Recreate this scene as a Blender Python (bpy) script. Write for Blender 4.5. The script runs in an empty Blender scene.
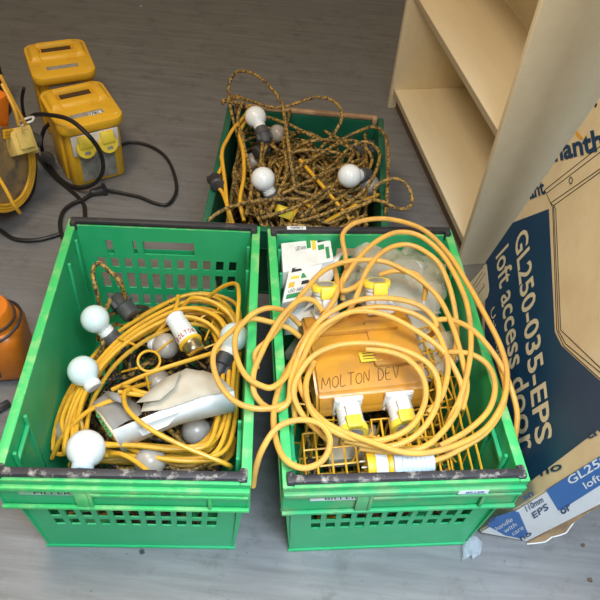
import bpy, bmesh, math, random
from mathutils import Vector as V, Matrix, Quaternion
random.seed(7)
S = bpy.context.scene
COL = S.collection
# ------------------------------------------------------------------ camera
CF = 721.55; CH = 1.3272; PITCH = 0.82126; ROLL = 0.0996
_f = V((0, math.cos(PITCH), -math.sin(PITCH))); _r = V((1, 0, 0)); _u = _r.cross(_f)
CR = math.cos(ROLL)*_r + math.sin(ROLL)*_u
CU = -math.sin(ROLL)*_r + math.cos(ROLL)*_u
CP = V((0, 0, CH))
cam = bpy.data.objects.new('camera', bpy.data.cameras.new('camera'))
COL.objects.link(cam)
cam.matrix_world = Matrix.Translation(CP) @ Matrix((CR, CU, -_f)).transposed().to_4x4()
cam.data.sensor_width = 36; cam.data.lens = CF/600*36
cam.data.clip_start = 0.02
S.camera = cam
# ------------------------------------------------------------------ light
W = bpy.data.worlds.new('world'); S.world = W; W.use_nodes = True
W.node_tree.nodes['Background'].inputs[0].default_value = (1.0, .80, .58, 1)
W.node_tree.nodes['Background'].inputs[1].default_value = 0.17
def area(name, loc, target, sx, sy, power, colr):
    l = bpy.data.lights.new(name, 'AREA'); l.shape = 'RECTANGLE'; l.size = sx; l.size_y = sy
    l.energy = power; l.color = colr
    o = bpy.data.objects.new(name, l); COL.objects.link(o); o.location = loc
    o.rotation_euler = (V(target)-V(loc)).to_track_quat('-Z', 'Y').to_euler()
    return o
_d = area('overhead_daylight_fill', (0.45, -0.35, 2.35), (0.22, 0.12, 0.0), 1.0, 0.9, 26, (.68, .83, 1.0)); _d.data.spread = math.radians(75)  # added overhead fill, cone kept off the shelf panel; no skylight known
area('front_daylight_fill', (0.9, -1.7, 1.3), (0.2, 0.6, 0.1), 1.0, 1.6, 25, (.72, .87, 1.0))  # frontal daylight kept to fill the fronts; its opening is unseen
area('warm_overhead_fill', (-0.75, 0.75, 2.5), (0.2, 1.3, 0), 0.8, 0.5, 36, (1.0, .82, .60))  # added warm fill placed to reach into the shelf openings; no lamp seen
area('warm_overhead_fill', (-0.9, 2.6, 2.6), (-0.3, 1.6, 0), 0.6, 0.6, 4, (1.0, .76, .5))  # weak warm overhead ambient towards the back; no lamp seen
S.view_settings.view_transform = 'Standard'; S.view_settings.look = 'None'
S.view_settings.exposure = 0.0; S.view_settings.gamma = 1; S.view_settings.use_curve_mapping = False

# ------------------------------------------------------------------ locating points
def ray(x, y): return _f + (x-300)/CF*CR - (y-300)/CF*CU
def at(x, y, z):
    d = ray(x, y); return CP + d*((z-CH)/d.z)
def onp(x, y, P0, N):
    d = ray(x, y); return CP + d*(((P0-CP).dot(N))/d.dot(N))

# ------------------------------------------------------------------ materials
def mat(name, c, rough=.5, metal=0, noise=None, c2=None, nscale=20, bump=0, bscale=60, trans=0, alpha=1, lo=.4, hi=.65, spec=.5, detail=6, stretch=None, sss=0):
    m = bpy.data.materials.new(name); m.use_nodes = True; nt = m.node_tree; b = nt.nodes['Principled BSDF']
    b.inputs['Base Color'].default_value = (*c, 1); b.inputs['Roughness'].default_value = rough
    b.inputs['Metallic'].default_value = metal; b.inputs['Transmission Weight'].default_value = trans
    b.inputs['Alpha'].default_value = alpha; b.inputs['Specular IOR Level'].default_value = spec
    if sss: b.inputs['Subsurface Weight'].default_value = sss; b.inputs['Subsurface Radius'].default_value = (.02, .02, .02)
    tc = nt.nodes.new('ShaderNodeTexCoord'); mp = nt.nodes.new('ShaderNodeMapping')
    nt.links.new(tc.outputs['Object'], mp.inputs[0])
    if stretch: mp.inputs['Scale'].default_value = stretch
    if c2:
        n = nt.nodes.new('ShaderNodeTexNoise'); n.inputs['Scale'].default_value = nscale; n.inputs['Detail'].default_value = detail
        n.inputs['Roughness'].default_value = .65
        r = nt.nodes.new('ShaderNodeValToRGB'); r.color_ramp.elements[0].position = lo; r.color_ramp.elements[1].position = hi
        r.color_ramp.elements[0].color = (*c, 1); r.color_ramp.elements[1].color = (*c2, 1)
        nt.links.new(mp.outputs[0], n.inputs['Vector']); nt.links.new(n.outputs[0], r.inputs[0]); nt.links.new(r.outputs[0], b.inputs['Base Color'])
    if bump:
        n2 = nt.nodes.new('ShaderNodeTexNoise'); n2.inputs['Scale'].default_value = bscale; n2.inputs['Detail'].default_value = 5
        bp = nt.nodes.new('ShaderNodeBump'); bp.inputs['Strength'].default_value = bump; bp.inputs['Distance'].default_value = .003
        nt.links.new(mp.outputs[0], n2.inputs['Vector']); nt.links.new(n2.outputs[0], bp.inputs['Height']); nt.links.new(bp.outputs[0], b.inputs['Normal'])
    return m
GREEN = mat('green_plastic', (.022, .37, .13), .38, c2=(.05, .41, .18), nscale=9, lo=.45, hi=.8, bump=.1)
GREEN_DUST = mat('dusty_green_plastic', (.03, .37, .13), .6, c2=(.26, .34, .16), nscale=14, lo=.47, hi=.78, bump=.1)
GREEN_RIM = mat('scuffed_green_rim', (.055, .50, .13), .5, c2=(.38, .58, .22), nscale=22, lo=.5, hi=.74, bump=.15)
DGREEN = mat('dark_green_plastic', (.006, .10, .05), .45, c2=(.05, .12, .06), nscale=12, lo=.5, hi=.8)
BAR = mat('black_bar', (.035, .032, .036), .55, c2=(.50, .45, .38), nscale=38, lo=.53, hi=.70, bump=.5)
BAR_DARK = mat('black_bar_cleaner', (.03, .028, .03), .5, c2=(.12, .10, .09), nscale=30, lo=.55, hi=.8, bump=.3)
BAR_BROWN = mat('dusty_brown_bar', (.27, .15, .07), .8, c2=(.42, .27, .14), nscale=30)
LABEL = mat('white_label', (.72, .74, .72), .6, c2=(.55, .58, .56), nscale=60)
LABEL_W = mat('worn_greenish_label', (.34, .50, .36), .6, c2=(.18, .42, .22), nscale=60)
INK = mat('dark_ink', (.02, .02, .02), .7)
YCAB = mat('thin_yellow_cable', (.70, .37, .025), .42, c2=(.46, .24, .025), nscale=35, lo=.48, hi=.8)
TCAB = mat('thick_yellow_cable', (.70, .37, .06), .5, c2=(.48, .27, .08), nscale=25, lo=.45, hi=.8, bump=.1)
SPECK = mat('speckled_cable', (.035, .022, .012), .6, c2=(.46, .27, .05), nscale=150, lo=.40, hi=.62, detail=3)
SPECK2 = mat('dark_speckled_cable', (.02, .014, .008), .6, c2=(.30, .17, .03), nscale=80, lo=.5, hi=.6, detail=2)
BLACKC = mat('black_cable', (.015, .013, .012), .45)
BLACK = mat('black_plastic', (.02, .02, .022), .5, c2=(.05, .045, .04), nscale=25)
DGREY = mat('dark_grey_rubber', (.06, .06, .058), .6, c2=(.14, .125, .10), nscale=25, lo=.5, hi=.8)
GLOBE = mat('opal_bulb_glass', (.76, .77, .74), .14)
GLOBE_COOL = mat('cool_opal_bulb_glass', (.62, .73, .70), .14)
GLOBE_DIM = mat('dull_opal_bulb_glass', (.42, .38, .32), .3, c2=(.32, .28, .23), nscale=20)  # greyer, darker globe colour with random mottling
CREAM = mat('cream_plastic', (.74, .66, .50), .5)
WPLA = mat('white_plastic', (.76, .75, .70), .45, c2=(.60, .56, .47), nscale=18, lo=.45, hi=.8)
BWPLA = mat('bluish_white_plastic', (.62, .70, .80), .45, c2=(.52, .58, .66), nscale=18)
METAL = mat('nickel_metal', (.62, .57, .45), .28, metal=1)
YPLA = mat('yellow_plastic', (.80, .45, .02), .42, c2=(.60, .33, .03), nscale=14, lo=.5, hi=.85)
YCAP = mat('bright_yellow_plastic', (.86, .66, .06), .4, c2=(.72, .52, .08), nscale=20, lo=.5, hi=.85)
PYEL = mat('pale_yellow_plastic', (.78, .58, .16), .5, c2=(.62, .44, .13), nscale=20)
ORY = mat('amber_plastic', (.56, .25, .022), .3, c2=(.40, .19, .045), nscale=16, lo=.42, hi=.68, bump=.15)
YWIRE = mat('yellow_coated_wire', (.74, .40, .02), .42, c2=(.55, .28, .02), nscale=30)
ORANGE = mat('orange_plastic', (.70, .19, .012), .38, c2=(.48, .13, .012), nscale=8)
ORANGE_BR = mat('bright_orange_plastic', (.88, .22, .015), .4)
BROWNB = mat('dark_brown_band', (.055, .03, .018), .5)
BOXTAN = mat('shade_tan_printed_card', (.80, .68, .46), .7, c2=(.72, .59, .38), nscale=8, bump=.1)  # tall carton's white card, its shade put into the tan colour
BOXWHITE = mat('white_printed_card', (.74, .74, .73), .65, c2=(.62, .60, .56), nscale=14, lo=.5, hi=.85, bump=.1)
CARD = mat('brown_corrugated_card', (.30, .19, .095), .85, c2=(.20, .12, .06), nscale=20, bump=.4)
NAVY = mat('navy_print', (.005, .045, .125), .5, c2=(.008, .055, .14), nscale=6)
BLUE = mat('blue_print', (.012, .12, .36), .5)
PINK = mat('print_line', (.015, .014, .02), .7)
TANTXT = mat('tan_print', (.78, .69, .50), .7)
SHELF = mat('cream_laminate', (.86, .75, .53), .42, c2=(.81, .70, .48), nscale=4, lo=.35, hi=.7, stretch=(1, 6, 6))
SHELF_EDGE = mat('beige_edge_band', (.50, .41, .27), .5)
BROWN = mat('dark_brown_plinth', (.10, .065, .04), .6)
CARTON_IN = mat('tan_carton_inside', (.52, .45, .33), .75, c2=(.42, .37, .28), nscale=10, bump=.1)
CARTON_GREY = mat('grey_carton_inside', (.25, .23, .20), .7)  # darker grey for the inner face and small tab
GLABEL = mat('grey_data_label', (.36, .34, .29), .5, c2=(.22, .21, .18), nscale=40)
SMOKE = mat('smoky_brown_plastic', (.36, .24, .10), .35, c2=(.12, .10, .08), nscale=9, lo=.45, hi=.6)
GRN_INK = mat('green_print', (.03, .25, .08), .6)
YEL_INK = mat('yellow_print', (.75, .55, .05), .6)
RED_INK = mat('dark_red_print', (.30, .04, .03), .6)
BROWN_INK = mat('brown_marker_ink', (.10, .035, .015), .7)
AMBER_INK = mat('orange_print', (.80, .40, .04), .6)
# clear film
FILM = bpy.data.materials.new('clear_film'); FILM.use_nodes = True
_nt = FILM.node_tree; _b = _nt.nodes['Principled BSDF']; _b.inputs['Base Color'].default_value = (.74, .66, .50, 1); _b.inputs['Roughness'].default_value = .18
_b.inputs['Alpha'].default_value = .38
FILM2 = FILM.copy(); FILM2.name = 'clear_film_cool'; FILM2.node_tree.nodes['Principled BSDF'].inputs['Base Color'].default_value = (.6, .66, .7, 1); FILM2.node_tree.nodes['Principled BSDF'].inputs['Alpha'].default_value = .3
# vinyl floor
FLOOR = bpy.data.materials.new('grey_vinyl_floor'); FLOOR.use_nodes = True
nt = FLOOR.node_tree; b = nt.nodes['Principled BSDF']; b.inputs['Roughness'].default_value = .42
tc = nt.nodes.new('ShaderNodeTexCoord')
mp = nt.nodes.new('ShaderNodeMapping'); mp.inputs['Scale'].default_value = (2.2, 26, 1); mp.inputs['Rotation'].default_value = (0, 0, .09)
n1 = nt.nodes.new('ShaderNodeTexNoise'); n1.inputs['Scale'].default_value = 2.0; n1.inputs['Detail'].default_value = 9; n1.inputs['Roughness'].default_value = .7
r1 = nt.nodes.new('ShaderNodeValToRGB'); r1.color_ramp.elements[0].position = .3; r1.color_ramp.elements[1].position = .72
r1.color_ramp.elements[0].color = (.140, .136, .132, 1); r1.color_ramp.elements[1].color = (.225, .221, .217, 1)
n2 = nt.nodes.new('ShaderNodeTexNoise'); n2.inputs['Scale'].default_value = 13; n2.inputs['Detail'].default_value = 8; n2.inputs['Roughness'].default_value = .75
r2 = nt.nodes.new('ShaderNodeValToRGB'); r2.color_ramp.elements[0].position = .30; r2.color_ramp.elements[1].position = .47
r2.color_ramp.elements[0].color = (.55, .52, .48, 1); r2.color_ramp.elements[1].color = (1, 1, 1, 1)
n3 = nt.nodes.new('ShaderNodeTexVoronoi'); n3.inputs['Scale'].default_value = 26
r3 = nt.nodes.new('ShaderNodeValToRGB'); r3.color_ramp.elements[0].position = .035; r3.color_ramp.elements[1].position = .07
r3.color_ramp.elements[0].color = (.35, .32, .29, 1); r3.color_ramp.elements[1].color = (1, 1, 1, 1)
mx = nt.nodes.new('ShaderNodeMix'); mx.data_type = 'RGBA'; mx.blend_type = 'MULTIPLY'; mx.inputs[0].default_value = .7
mx2 = nt.nodes.new('ShaderNodeMix'); mx2.data_type = 'RGBA'; mx2.blend_type = 'MULTIPLY'; mx2.inputs[0].default_value = .55
L = nt.links.new
L(tc.outputs['Object'], mp.inputs[0]); L(mp.outputs[0], n1.inputs['Vector']); L(tc.outputs['Object'], n2.inputs['Vector']); L(tc.outputs['Object'], n3.inputs['Vector'])
L(n1.outputs[0], r1.inputs[0]); L(n2.outputs[0], r2.inputs[0]); L(n3.outputs['Distance'], r3.inputs[0])
L(r1.outputs[0], mx.inputs[6]); L(r2.outputs[0], mx.inputs[7]); L(mx.outputs[2], mx2.inputs[6]); L(r3.outputs[0], mx2.inputs[7]); L(mx2.outputs[2], b.inputs['Base Color'])
bp = nt.nodes.new('ShaderNodeBump'); bp.inputs['Strength'].default_value = .25; bp.inputs['Distance'].default_value = .002
L(n1.outputs[0], bp.inputs['Height']); L(bp.outputs[0], b.inputs['Normal'])

# ------------------------------------------------------------------ helpers
def tag(o, label=None, cat=None, group=None, kind=None):
    if label: o['label'] = label
    if cat: o['category'] = cat
    if group: o['group'] = group
    if kind: o['kind'] = kind
    return o
def thing(name, label, cat, loc=(0, 0, 0), rot=None, group=None):
    o = bpy.data.objects.new(name, None); COL.objects.link(o); o.empty_display_size = .05
    o.location = loc
    if rot is not None: o.rotation_euler = rot
    return tag(o, label, cat, group)
def obj(name, bm, m, parent=None, label=None, sharp=35, smooth=True, kind=None):
    bmesh.ops.recalc_face_normals(bm, faces=bm.faces)
    me = bpy.data.meshes.new(name); bm.to_mesh(me); bm.free()
    if smooth:
        me.polygons.foreach_set('use_smooth', [True]*len(me.polygons)); me.set_sharp_from_angle(angle=math.radians(sharp))
    me.materials.append(m)
    o = bpy.data.objects.new(name, me); COL.objects.link(o)
    if parent: o.parent = parent
    return tag(o, label, kind=kind)
def NB(): return bmesh.new()
I4 = Matrix.Identity(4)
def box(bm, c, s, M=I4, bev=0, seg=2, top=None):
    vs = []
    for k in (-1, 1):
        t = top if (top and k == 1) else (1, 1)
        for i, j in ((-1, -1), (1, -1), (1, 1), (-1, 1)):
            vs.append(bm.verts.new(M @ V((c[0]+i*s[0]/2*t[0], c[1]+j*s[1]/2*t[1], c[2]+k*s[2]/2))))
    fs = [bm.faces.new([vs[i] for i in q]) for q in ((3, 2, 1, 0), (4, 5, 6, 7), (0, 1, 5, 4), (1, 2, 6, 5), (2, 3, 7, 6), (3, 0, 4, 7))]
    if bev:
        es = list({e for f in fs for e in f.edges})
        bmesh.ops.bevel(bm, geom=es, offset=bev, segments=seg, affect='EDGES', profile=.5)
def rbox(bm, c, s, rad, ev=.003, seg=6, top=1.0):
    """box with rounded plan corners and eased top and bottom edges"""
    def ring(z, ins, k):
        out = []
        for q, (sx_, sy_) in enumerate(((1, 1), (-1, 1), (-1, -1), (1, -1))):
            for i in range(seg+1):
                a = math.pi/2*(q+i/seg); hx, hy = s[0]/2-rad, s[1]/2-rad
                out.append(bm.verts.new((c[0]+k*(sx_*hx+(rad-ins)*math.cos(a)), c[1]+k*(sy_*hy+(rad-ins)*math.sin(a)), z)))
        return out
    z0, z1 = c[2]-s[2]/2, c[2]+s[2]/2
    rs = [ring(z0, ev, 1), ring(z0+ev*.3, ev*.3, 1), ring(z0+ev, 0, 1), ring(z1-ev, 0, top), ring(z1-ev*.3, ev*.3, top), ring(z1, ev, top)]
    n = len(rs[0])
    for a_, b_ in zip(rs, rs[1:]):
        for i in range(n): bm.faces.new((a_[i], a_[(i+1) % n], b_[(i+1) % n], b_[i]))
    bm.faces.new(rs[0][::-1]); bm.faces.new(rs[-1])
def lathe(bm, prof, M=I4, seg=24, cap=True):
    rings = []
    for r, z in prof:
        rings.append([bm.verts.new(M @ V((r*math.cos(2*math.pi*i/seg), r*math.sin(2*math.pi*i/seg), z))) for i in range(seg)])
    for a, b_ in zip(rings, rings[1:]):
        for i in range(seg):
            bm.faces.new((a[i], a[(i+1) % seg], b_[(i+1) % seg], b_[i]))
    if cap: bm.faces.new(rings[0][::-1]); bm.faces.new(rings[-1])
def catmull(P, n=8, closed=False):
    P = [V(p) for p in P]; out = []; N = len(P)
    rng = range(N) if closed else range(N-1)
    for i in rng:
        if closed: a, b_, c, d = P[i-1], P[i], P[(i+1) % N], P[(i+2) % N]
        else: a, b_, c, d = P[max(i-1, 0)], P[i], P[i+1], P[min(i+2, N-1)]
        for k in range(n):
            t = k/n
            out.append(.5*((2*b_)+(c-a)*t+(2*a-5*b_+4*c-d)*t*t+(3*b_-a-3*c+d)*t**3))
    if not closed: out.append(P[-1])
    return out
def tube(bm, P, r, seg=8, closed=False, n=8, raw=False):
    Q = [V(p) for p in P] if raw else catmull(P, n, closed)
    if len(Q) < 2: return
    T = []
    for i in range(len(Q)):
        a = Q[i-1] if (i or closed) else Q[0]; b_ = Q[(i+1) % len(Q)] if (i < len(Q)-1 or closed) else Q[-1]
        t = (b_-a); T.append(t.normalized() if t.length > 1e-9 else V((0, 0, 1)))
    nrm = T[0].orthogonal().normalized(); rings = []
    for i, q in enumerate(Q):
        if i:
            nrm = (nrm - T[i]*nrm.dot(T[i]))
            nrm = nrm.normalized() if nrm.length > 1e-6 else T[i].orthogonal().normalized()
        bn = T[i].cross(nrm)
        rings.append([bm.verts.new(q + r*(math.cos(2*math.pi*k/seg)*nrm+math.sin(2*math.pi*k/seg)*bn)) for k in range(seg)])
    m = len(rings)
    for i in range(m if closed else m-1):
        a, b_ = rings[i], rings[(i+1) % m]
        off = 0
        if closed and i == m-1:
            off = min(range(seg), key=lambda s: (a[0].co-b_[s].co).length)
        for k in range(seg): bm.faces.new((a[k], a[(k+1) % seg], b_[(k+1+off) % seg], b_[(k+off) % seg]))
    if not closed: bm.faces.new(rings[0][::-1]); bm.faces.new(rings[-1])
def poly(bm, pts, N, off=.0006, th=.0005):
    lo = [bm.verts.new(p+N*(off-th)) for p in pts]; hi = [bm.verts.new(p+N*off) for p in pts]
    bm.faces.new(hi); bm.faces.new(lo[::-1]); k = len(pts)
    for i in range(k): bm.faces.new((lo[i], lo[(i+1) % k], hi[(i+1) % k], hi[i]))
def rot_to(d, up='Y'): return V(d).to_track_quat('Z', up).to_euler()
def frame(o, z, xhint=(1, 0, 0)):
    z = V(z).normalized(); x = V(xhint); x = (x-z*x.dot(z)).normalized(); y = z.cross(x)
    return Matrix.Translation(V(o)) @ Matrix((x, y, z)).transposed().to_4x4()
def text_bm(s, o, xv, yv, width=None, bold=0.0, depth=.0004, bm=None):
    """lettering laid on a surface: o lower left, xv whole run of the line, yv cap height"""
    cu = bpy.data.curves.new('t', 'FONT'); cu.body = s; cu.size = 1; cu.offset = bold; cu.resolution_u = 3
    to = bpy.data.objects.new('t', cu); COL.objects.link(to)
    dg = bpy.context.evaluated_depsgraph_get(); dg.update()
    me = bpy.data.meshes.new_from_object(to.evaluated_get(dg))
    bpy.data.objects.remove(to)
    xs = [v.co.x for v in me.vertices]; ys = [v.co.y for v in me.vertices]
    x0, x1 = min(xs), max(xs); caph = .70
    N = V(xv).cross(V(yv)).normalized()
    bm = bm or NB(); tmp = bmesh.new(); tmp.from_mesh(me)
    mp_ = {}
    for v in tmp.verts:
        mp_[v.index] = bm.verts.new(V(o)+V(xv)*((v.co.x-x0)/(x1-x0))+V(yv)*(v.co.y/caph)+N*depth)
    tmp.verts.index_update()
    for f in tmp.faces:
        try: bm.faces.new([mp_[v.index] for v in f.verts])
        except ValueError: pass
    tmp.free(); bpy.data.meshes.remove(me)
    return bm
def copy_tree(o, parent=None):
    c = o.copy(); COL.objects.link(c); c.parent = parent
    for ch in [x for x in bpy.data.objects if x.parent == o]: copy_tree(ch, c)
    return c

# ------------------------------------------------------------------ the setting
bm = NB(); bm.faces.new([bm.verts.new(p) for p in ((-3, -2, 0), (2.6, -2, 0), (2.6, 5, 0), (-3, 5, 0))])
tag(obj('floor', bm, FLOOR), 'grey wood-streaked vinyl floor', kind='structure')

# ------------------------------------------------------------------ shelf unit
FA = math.atan2(-.2365, .9716)            # run of the shelf fronts, towards the camera
su = thing('shelf_unit', 'cream laminate open shelf unit standing at the upper right', 'shelf unit', (.229, 2.177, 0), (0, 0, -math.pi/2+math.atan2(.237, .971)))
# local: x = along the front towards the camera, y = towards the back
WL, DP, HT, TH = .78, .275, 1.12, .018
bm = NB(); box(bm, (TH/2, DP/2, HT/2), (TH, DP, HT), bev=.001); obj('side_panel', bm, SHELF, su)
bm = NB(); box(bm, (WL-TH/2, DP/2, HT/2), (TH, DP, HT), bev=.001); sp = obj('side_panel', bm, SHELF, su)
for (x, z) in ((WL+.0002, .07),):
    bm = NB(); lathe(bm, [(.0035, 0), (.0035, .0008)], frame((WL, .035, .072), (1, 0, 0)), 12); obj('fixing_hole', bm, BROWN, sp, 'dark screw hole low on the near side panel')
for z in (.070, .405, .735, 1.10):
    bm = NB(); box(bm, (WL/2, DP/2+.004, z-.009), (WL-2*TH-.001, DP-.012, TH), bev=.0008); s_ = obj('shelf' if z < 1 else 'top_panel', bm, SHELF, su)
    bm = NB(); box(bm, (WL/2, .0085, z-.009), (WL-2*TH-.002, .0015, TH-.001)); obj('edge_band', bm, SHELF_EDGE, s_, 'beige edge band')
bm = NB(); box(bm, (WL/2, DP-.004, HT/2+.02), (WL-2*TH, .004, HT-.06)); obj('back_panel', bm, SHELF, su)
bm = NB(); box(bm, (WL/2, .03, .0255), (WL-2*TH, .012, .050)); obj('plinth', bm, BROWN, su, 'dark brown recessed plinth')

# ------------------------------------------------------------------ tall flat carton
E1 = V((.105, -.205, .973)).normalized()
B0 = V((.393, .655, .012))
E2 = V((-.035, -.97, 0)); E2 = (E2 - E1*E2.dot(E1)).normalized()
NF = E1.cross(E2).normalized()
if NF.x > 0: NF = -NF
# width so that the far edge lies where it is seen
pf = onp(540, 183, B0, NF); CW = -(pf-B0).dot(E2); TK = .098; CHT = 1.18
A0 = B0 - E2*CW
carton = thing('loft_door_carton', 'tall flat navy and white printed carton, face tinted tan for shade, leaning at right beside the shelf unit', 'cardboard box', (0, 0, 0))
bm = NB()
base = [B0, A0, A0-NF*TK, B0-NF*TK]
lo = [bm.verts.new(p) for p in base]; hi = [bm.verts.new(p+E1*CHT) for p in base]
bm.faces.new(lo); bm.faces.new(hi)
for i in range(4): bm.faces.new((lo[i], lo[(i+1) % 4], hi[(i+1) % 4], hi[i]))
bmesh.ops.bevel(bm, geom=list(bm.edges), offset=.003, segments=2, affect='EDGES')
cb = obj('carton_body', bm, BOXTAN, carton)
def F(x, y): return onp(x, y, B0, NF)
def FC(a, b_): return B0 + E2*(a) + E1*b_
# near narrow side face
NS = (E2 - 0*E1).normalized(); B1 = B0 + NS*.0002
def G(x, y): return onp(x, y, B0, NS)
# white near narrow side
bm = NB(); poly(bm, [B0+E1*.004-NF*.002, B0-NF*(TK-.002)+E1*.004, B0-NF*(TK-.002)+E1*(CHT-.004), B0-NF*.002+E1*(CHT-.004)], NS, .0005, .0004)
obj('narrow_side', bm, BOXWHITE, carton, 'white printed narrow side facing the camera')
# navy panel (polygon running off the picture at right)
nav = [F(513, 211), F(549, 209), F(555, 332), F(562, 346), F(606, 386), F(606, 424), F(527, 482)]
nearx = B0 + E1*((F(527, 482)-B0).dot(E1))
nav = nav[:6] + [F(527, 484), F(480, 515), FC(-.012, .015), FC(-CW+.003, .015)]
farb = A0 + E1*((F(513, 211)-B0).dot(E1)) + E2*.0015
nav = [farb] + nav[1:6] + [F(527, 484), FC(-.03, .02), FC(-CW+.0015, .02)]
bm = NB(); poly(bm, nav, NF, .0007, .0004); npn = obj('navy_panel', bm, NAVY, carton, 'navy printed panel with cream lettering', smooth=False)
def ftext(s, p0, p1, ptop, m, plane=F, N=NF, bold=.0, name='lettering', parent=carton, lift=.0014):
    a = plane(*p0); b_ = plane(*p1); t = plane(*ptop)
    bm = text_bm(s, a, b_-a, t-a, bold=bold, depth=lift)
    if plane is F:   # the print is cut off where the card is folded
        for co, no in ((A0+E2*.0015, E2), (B0-E2*.0015, -E2)):
            bmesh.ops.bisect_plane(bm, geom=list(bm.verts)+list(bm.edges)+list(bm.faces), plane_co=co, plane_no=no, clear_inner=True)
    return obj(name, bm, m, parent, smooth=False)
ftext('GL250-035-EPS', (515.5, 239), (537, 446), (527.5, 225), TANTXT, bold=.018)
ftext('loft access door', (496.5, 257), (521, 453), (509, 243), TANTXT, bold=.014)
ftext('U-value 0.35', (491, 311), (505, 400), (495, 306), TANTXT)
# icon
bm = NB(); poly(bm, [F(487, 264), F(489.5, 290), F(488, 297), F(484, 302), F(475, 309), F(466, 288), F(472, 281)], NF, .0011, .0003)
obj('icon_patch', bm, TANTXT, carton, smooth=False)
bm = NB(); tube(bm, [F(483, 272)+NF*.001, F(474, 286)+NF*.001], .0009, 6, n=1); tube(bm, [F(486, 273)+NF*.001, F(476, 288)+NF*.001], .0009, 6, n=1)
tube(bm, [F(479, 294)+NF*.001, F(485, 286)+NF*.001, F(484, 284)+NF*.001], .0011, 6, n=1); obj('icon_mark', bm, INK, carton)
# loft hatch drawing
bm = NB()
for pl in ([(606, 142), (545, 190), (553, 208), (557, 330), (564, 346), (606, 384)], [(606, 148), (547, 193)], [(606, 165), (551, 203), (554, 206), (559, 331), (566, 344), (606, 377)],
           [(606, 168), (554, 205.5), (556, 209), (561, 330), (606, 373)]):
    tube(bm, [F(*q)+NF*.0006 for q in pl], .0007, 5, n=1)
obj('hatch_drawing', bm, PINK, carton, 'thin black line drawing of a hatch')
bm = NB(); tube(bm, [F(571, 177)+NF*.001, F(573, 180)+NF*.001, F(571.5, 184)+NF*.001, F(569.5, 181)+NF*.001], .0008, 5, closed=True, n=3); obj('latch_drawing', bm, INK, carton); bm = NB(); lathe(bm, [(.004, -.0003), (.004, .0008)], frame(F(596, 105.5), NF), 14)
obj('hole_mark', bm, INK, carton)
ftext('manthorpe', (550, 162.5), (668, 133), (548, 145), NAVY, bold=.03)
ftext('ant', (530, 199), (546, 193), (528, 186), NAVY, bold=.03)
bm = NB(); poly(bm, [F(577, 131), F(583, 137), F(584, 139), F(580, 139), F(576, 134)], NF, .001, .0003); obj('orange_swoosh', bm, AMBER_INK, carton, smooth=False)
# faint cut marks on lower shade-tan band
ftext('no', (541, 476), (563, 469), (540, 468), NAVY, bold=.02)
ftext('th', (588, 440), (604, 432), (583, 433), NAVY, bold=.02)
# narrow side print
bm = NB(); poly(bm, [G(606, 452), G(549, 488), G(546, 490), G(558, 510), G(562, 509), G(606, 481)], NS, .0009, .0003); obj('blue_panel', bm, BLUE, carton, smooth=False)
bm = NB(); poly(bm, [G(487, 525), G(493, 517), G(514, 510.5), G(519, 512), G(528, 533), G(520, 538), G(505, 535)], NS, .0009, .0003); obj('handling_badge', bm, BLUE, carton, smooth=False)
def gtext(s, a, b_, t, m, bold=0): return ftext(s, a, b_, t, m, plane=G, N=NS, bold=bold, lift=.0016)
gtext('GL250-035', (570, 484), (640, 441), (566, 477), BOXWHITE, .015)
gtext('loft access', (586, 488), (640, 455), (582, 482), BOXWHITE, .012)
gtext('110mm', (527, 511), (544, 501), (524.5, 505.5), NAVY, .012)
gtext('EPS', (534, 518), (549, 508), (531.5, 512.5), NAVY, .012)
gtext('handle', (497, 530), (513, 520), (495, 526), BOXWHITE)
gtext('with', (505, 532.5), (517, 525), (503, 528.5), BOXWHITE)
gtext('care', (513, 535), (524, 528), (511, 531), BOXWHITE)
gtext('or', (562, 514), (572, 508), (558, 507), NAVY, .03)
gtext('an', (524, 499), (534, 494), (521, 494), NAVY, .03)
gtext('no', (521, 540), (532, 534), (519, 536), NAVY, .03)
gtext('w', (489, 523), (497, 518), (487, 518), NAVY, .03)
# torn flap with bare corrugated card
def torn(pts, nm, m, th=.003):
    bm = NB(); vs = [bm.verts.new(p) for p in pts]; bm.faces.new(vs); 
    o = obj(nm, bm, m, carton, smooth=False); md = o.modifiers.new('s', 'SOLIDIFY'); md.thickness = th; md.offset = 0
    return o
torn([at(527, 543, .004), at(546, 533, .02), at(562, 519, .05), at(606, 489, .13), at(606, 503, .08), at(588, 512, .05), at(576, 519, .03), at(566, 533, .012), at(552, 537, .008), at(545, 542, .004)], 'torn_edge', CARD)
bm = NB(); tube(bm, [at(606, 503, .082), at(588, 512, .052), at(576, 519, .032), at(566, 533, .014), at(552, 537, .010), at(545, 542, .006), at(527, 544, .004)], .0012, 6, n=2)
obj('torn_ply', bm, BOXWHITE, carton, 'pale torn paper edge')
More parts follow.
